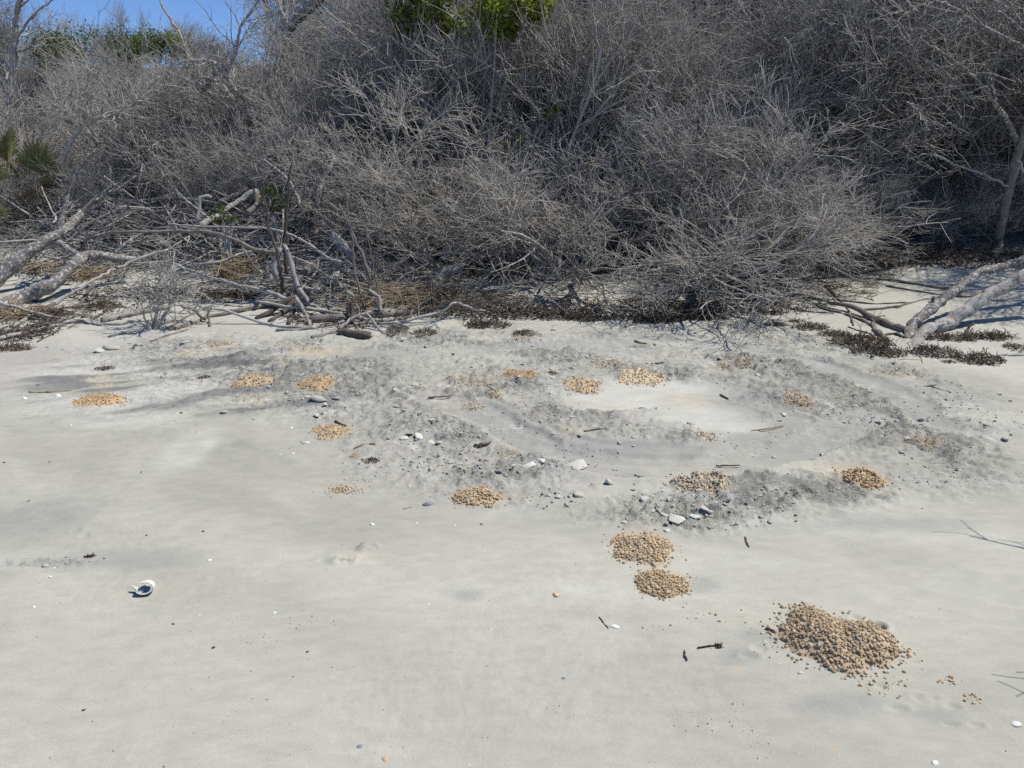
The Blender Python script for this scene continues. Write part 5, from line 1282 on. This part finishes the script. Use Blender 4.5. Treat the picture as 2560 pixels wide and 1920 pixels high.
# ------------------------------------------------------------------ green plants
def leafy(name, label, centre, rad, n, size, mat, seed, cat='bush', clumps=26):
    rng = np.random.RandomState(seed); rad = np.array(rad)
    cc = unit(rng.normal(size=(clumps, 3))) * rng.uniform(0.35, 1.0, (clumps, 1)) ** 0.5 * rad
    i = rng.randint(0, clumps, n); c = cc[i] + rng.normal(scale=0.14, size=(n, 3)) * rad.mean() * np.array([1, 1, 0.9])
    u = unit(rng.normal(size=(n, 3)) + np.array([0, 0, 0.5])); nz = unit(np.cross(u, rng.normal(size=(n, 3)))); w = np.cross(nz, u)
    s = rng.uniform(size[0], size[1], n)[:, None]
    V = np.stack([c, c + u * s * .5 + w * s * .22 + nz * s * .06, c + u * s, c + u * s * .5 - w * s * .22 + nz * s * .06], 1).reshape(-1, 3)
    e = tag(link(name, None, loc=tuple(centre)), label, cat); e.empty_display_size = .2
    f = link('foliage', mk('foliage', V, [np.arange(n * 4).reshape(-1, 4)], mat, False), e); f['kind'] = 'stuff'
    g = centre[2] - float(gmac(centre[0], centre[1]))
    base = np.array([0, 0.0, -g - 0.1])
    for j in range(5):
        t_ = cc[rng.randint(clumps)]
        pt = catmull([base + rng.normal(scale=.05, size=3) * np.array([1, 1, 0]), base * 0.45 + t_ * 0.3 + rng.normal(scale=.06, size=3), t_], 9)
        bag = Bag(); bag.add(*tubes(pt[None], np.linspace(0.022, 0.006, 9)[None], 6)); link('stem', bag.mesh('stem', M_STEM), e)
    return e
leafy('evergreen_bush', 'dark green leafy bush on the skyline at the dune crest', P(262, 122, 14.0), (1.4, .7, .24), 9000, (0.03, 0.06), M_LEAF, 61, 'bush', 60)
leafy('evergreen_bush', 'yellowish green leafy bush beside the dark one on the crest', P(400, 115, 14.2), (.55, .4, .26), 1700, (0.03, 0.06), M_LEAFB, 62)
leafy('evergreen_bush', 'bright green leafy bush at the top of the thicket', P(1200, 6, 10.2), (.85, .5, .36), 3600, (0.06, 0.12), M_LEAFB, 63)
leafy('evergreen_bush', 'darker green leafy bush next to the bright one on the crest', P(1050, 10, 10.4), (.55, .5, .35), 1300, (0.06, 0.11), M_LEAF, 64)
leafy('evergreen_bush', 'small green sprig beside the pale slanting log', P(560, 540, 8.25), (.16, .12, .10), 220, (0.03, 0.05), M_LEAF, 65, 'sprig', 8)
leafy('evergreen_bush', 'green sprig behind the dark bent snag', P(690, 505, 8.6), (.22, .15, .15), 320, (0.03, 0.05), M_LEAF, 66, 'sprig', 9)
leafy('evergreen_bush', 'dark green sprig between the snags and the bushes', P(890, 490, 8.9), (.28, .15, .16), 350, (0.03, 0.05), M_LEAF, 67, 'sprig', 9)
leafy('evergreen_bush', 'pale green sprig by the broken trunk in the thicket', P(1378, 275, 9.9), (.12, .1, .12), 160, (0.04, 0.06), M_LEAFB, 68, 'sprig', 7)
leafy('evergreen_bush', 'green leaves deep in the thicket above the snags', P(1280, 370, 9.3), (.22, .15, .2), 240, (0.03, 0.05), M_LEAF, 69, 'sprig', 8)

def frond(base, tip_dir, stalk, rad, mat, seed, spread=2.3, nseg=18, droop=0.25):
    """palmetto fan: a stalk and folded leaf segments"""
    rng = np.random.RandomState(seed); d = unit(np.array(tip_dir, float)); base = np.array(base, float)
    hub = base + d * stalk
    side = unit(np.cross(d, np.array([0, 0, 1.0]) if abs(d[2]) < .95 else np.array([0, 1.0, 0]))); nrm = np.cross(side, d)
    bag = Bag(); pt = catmull([base, base + d * stalk * .5 + np.array([0, 0, .02]), hub], 6)
    stalk_ = Bag(); stalk_.add(*tubes(pt[None], np.linspace(.011, .007, 6)[None], 5))
    for j in range(nseg):
        a_ = (j / (nseg - 1) - .5) * spread; Ln = rad * (1 - .18 * abs(a_)) * rng.uniform(.88, 1.08)
        u = unit(d * math.cos(a_) + side * math.sin(a_) + nrm * .12); w = unit(np.cross(u, nrm)); wd = rad * .062
        v_ = []
        for s, ww in ((0.02, .3), (.4, 1.0), (.75, .7), (1.0, .04)):
            c = hub + u * Ln * s + np.array([0, 0, -droop * Ln * s ** 3]) + nrm * .01
            v_ += [c - w * wd * ww, c + nrm * wd * ww * .55, c + w * wd * ww]
        qd = []
        for r_ in range(3):
            b0 = r_ * 3; qd += [[b0, b0 + 1, b0 + 4, b0 + 3], [b0 + 1, b0 + 2, b0 + 5, b0 + 4]]
        bag.add(np.array(v_), np.array(qd))
    return bag.mesh('frond', mat, False), stalk_.mesh('stalk', mat)

def palmetto(label, base, fronds):
    e = tag(link('palmetto', None, loc=tuple(base)), label, 'palmetto'); e.empty_display_size = .2
    for i, (d, st, rad, mat, dr, off) in enumerate(fronds):
        fm, sm_ = frond(off, d, st, rad, mat, hash_(label) + i, droop=dr)
        link('stalk', sm_, link('frond', fm, e))
    return e
b0 = P(-30, 570, 9.2); b0[2] = float(gmac(b0[0], b0[1]))
palmetto('green palmetto with a bleached dead fan at the frame edge', b0, [((0.3, -.4, 1), .75, .5, M_PALM, .15, (0, 0, .1)), ((-.3, -.3, 1), .9, .5, M_PALM, .15, (0, 0, .1)), ((.45, .1, 1.2), 1.0, .5, M_PALM, .15, (0, 0, .1)), ((.75, -.3, -.05), .08, .5, M_PALMD, .5, (.05, -.55, 1.0)), ((.6, -.3, -.6), .08, .4, M_PALMD, .3, (.05, -.5, .9)), ((.35, -.5, .5), .45, .4, M_PALM, .2, (0, 0, .1))])
b0 = P(95, 330, 10.0); b0[2] = float(gmac(b0[0], b0[1]))
palmetto('dull green palmetto with browned tips half hidden by dead twigs', b0, [((.1, -.3, 1), .75, .5, M_PALM, .1, (0, 0, .1)), ((-.4, -.3, 1), .7, .5, M_PALM, .1, (0, 0, .1)), ((.5, -.3, .9), .55, .45, M_PALM, .2, (0, 0, .1)), ((.2, -.6, .6), .5, .4, M_STRAW, .2, (0, 0, .1))])
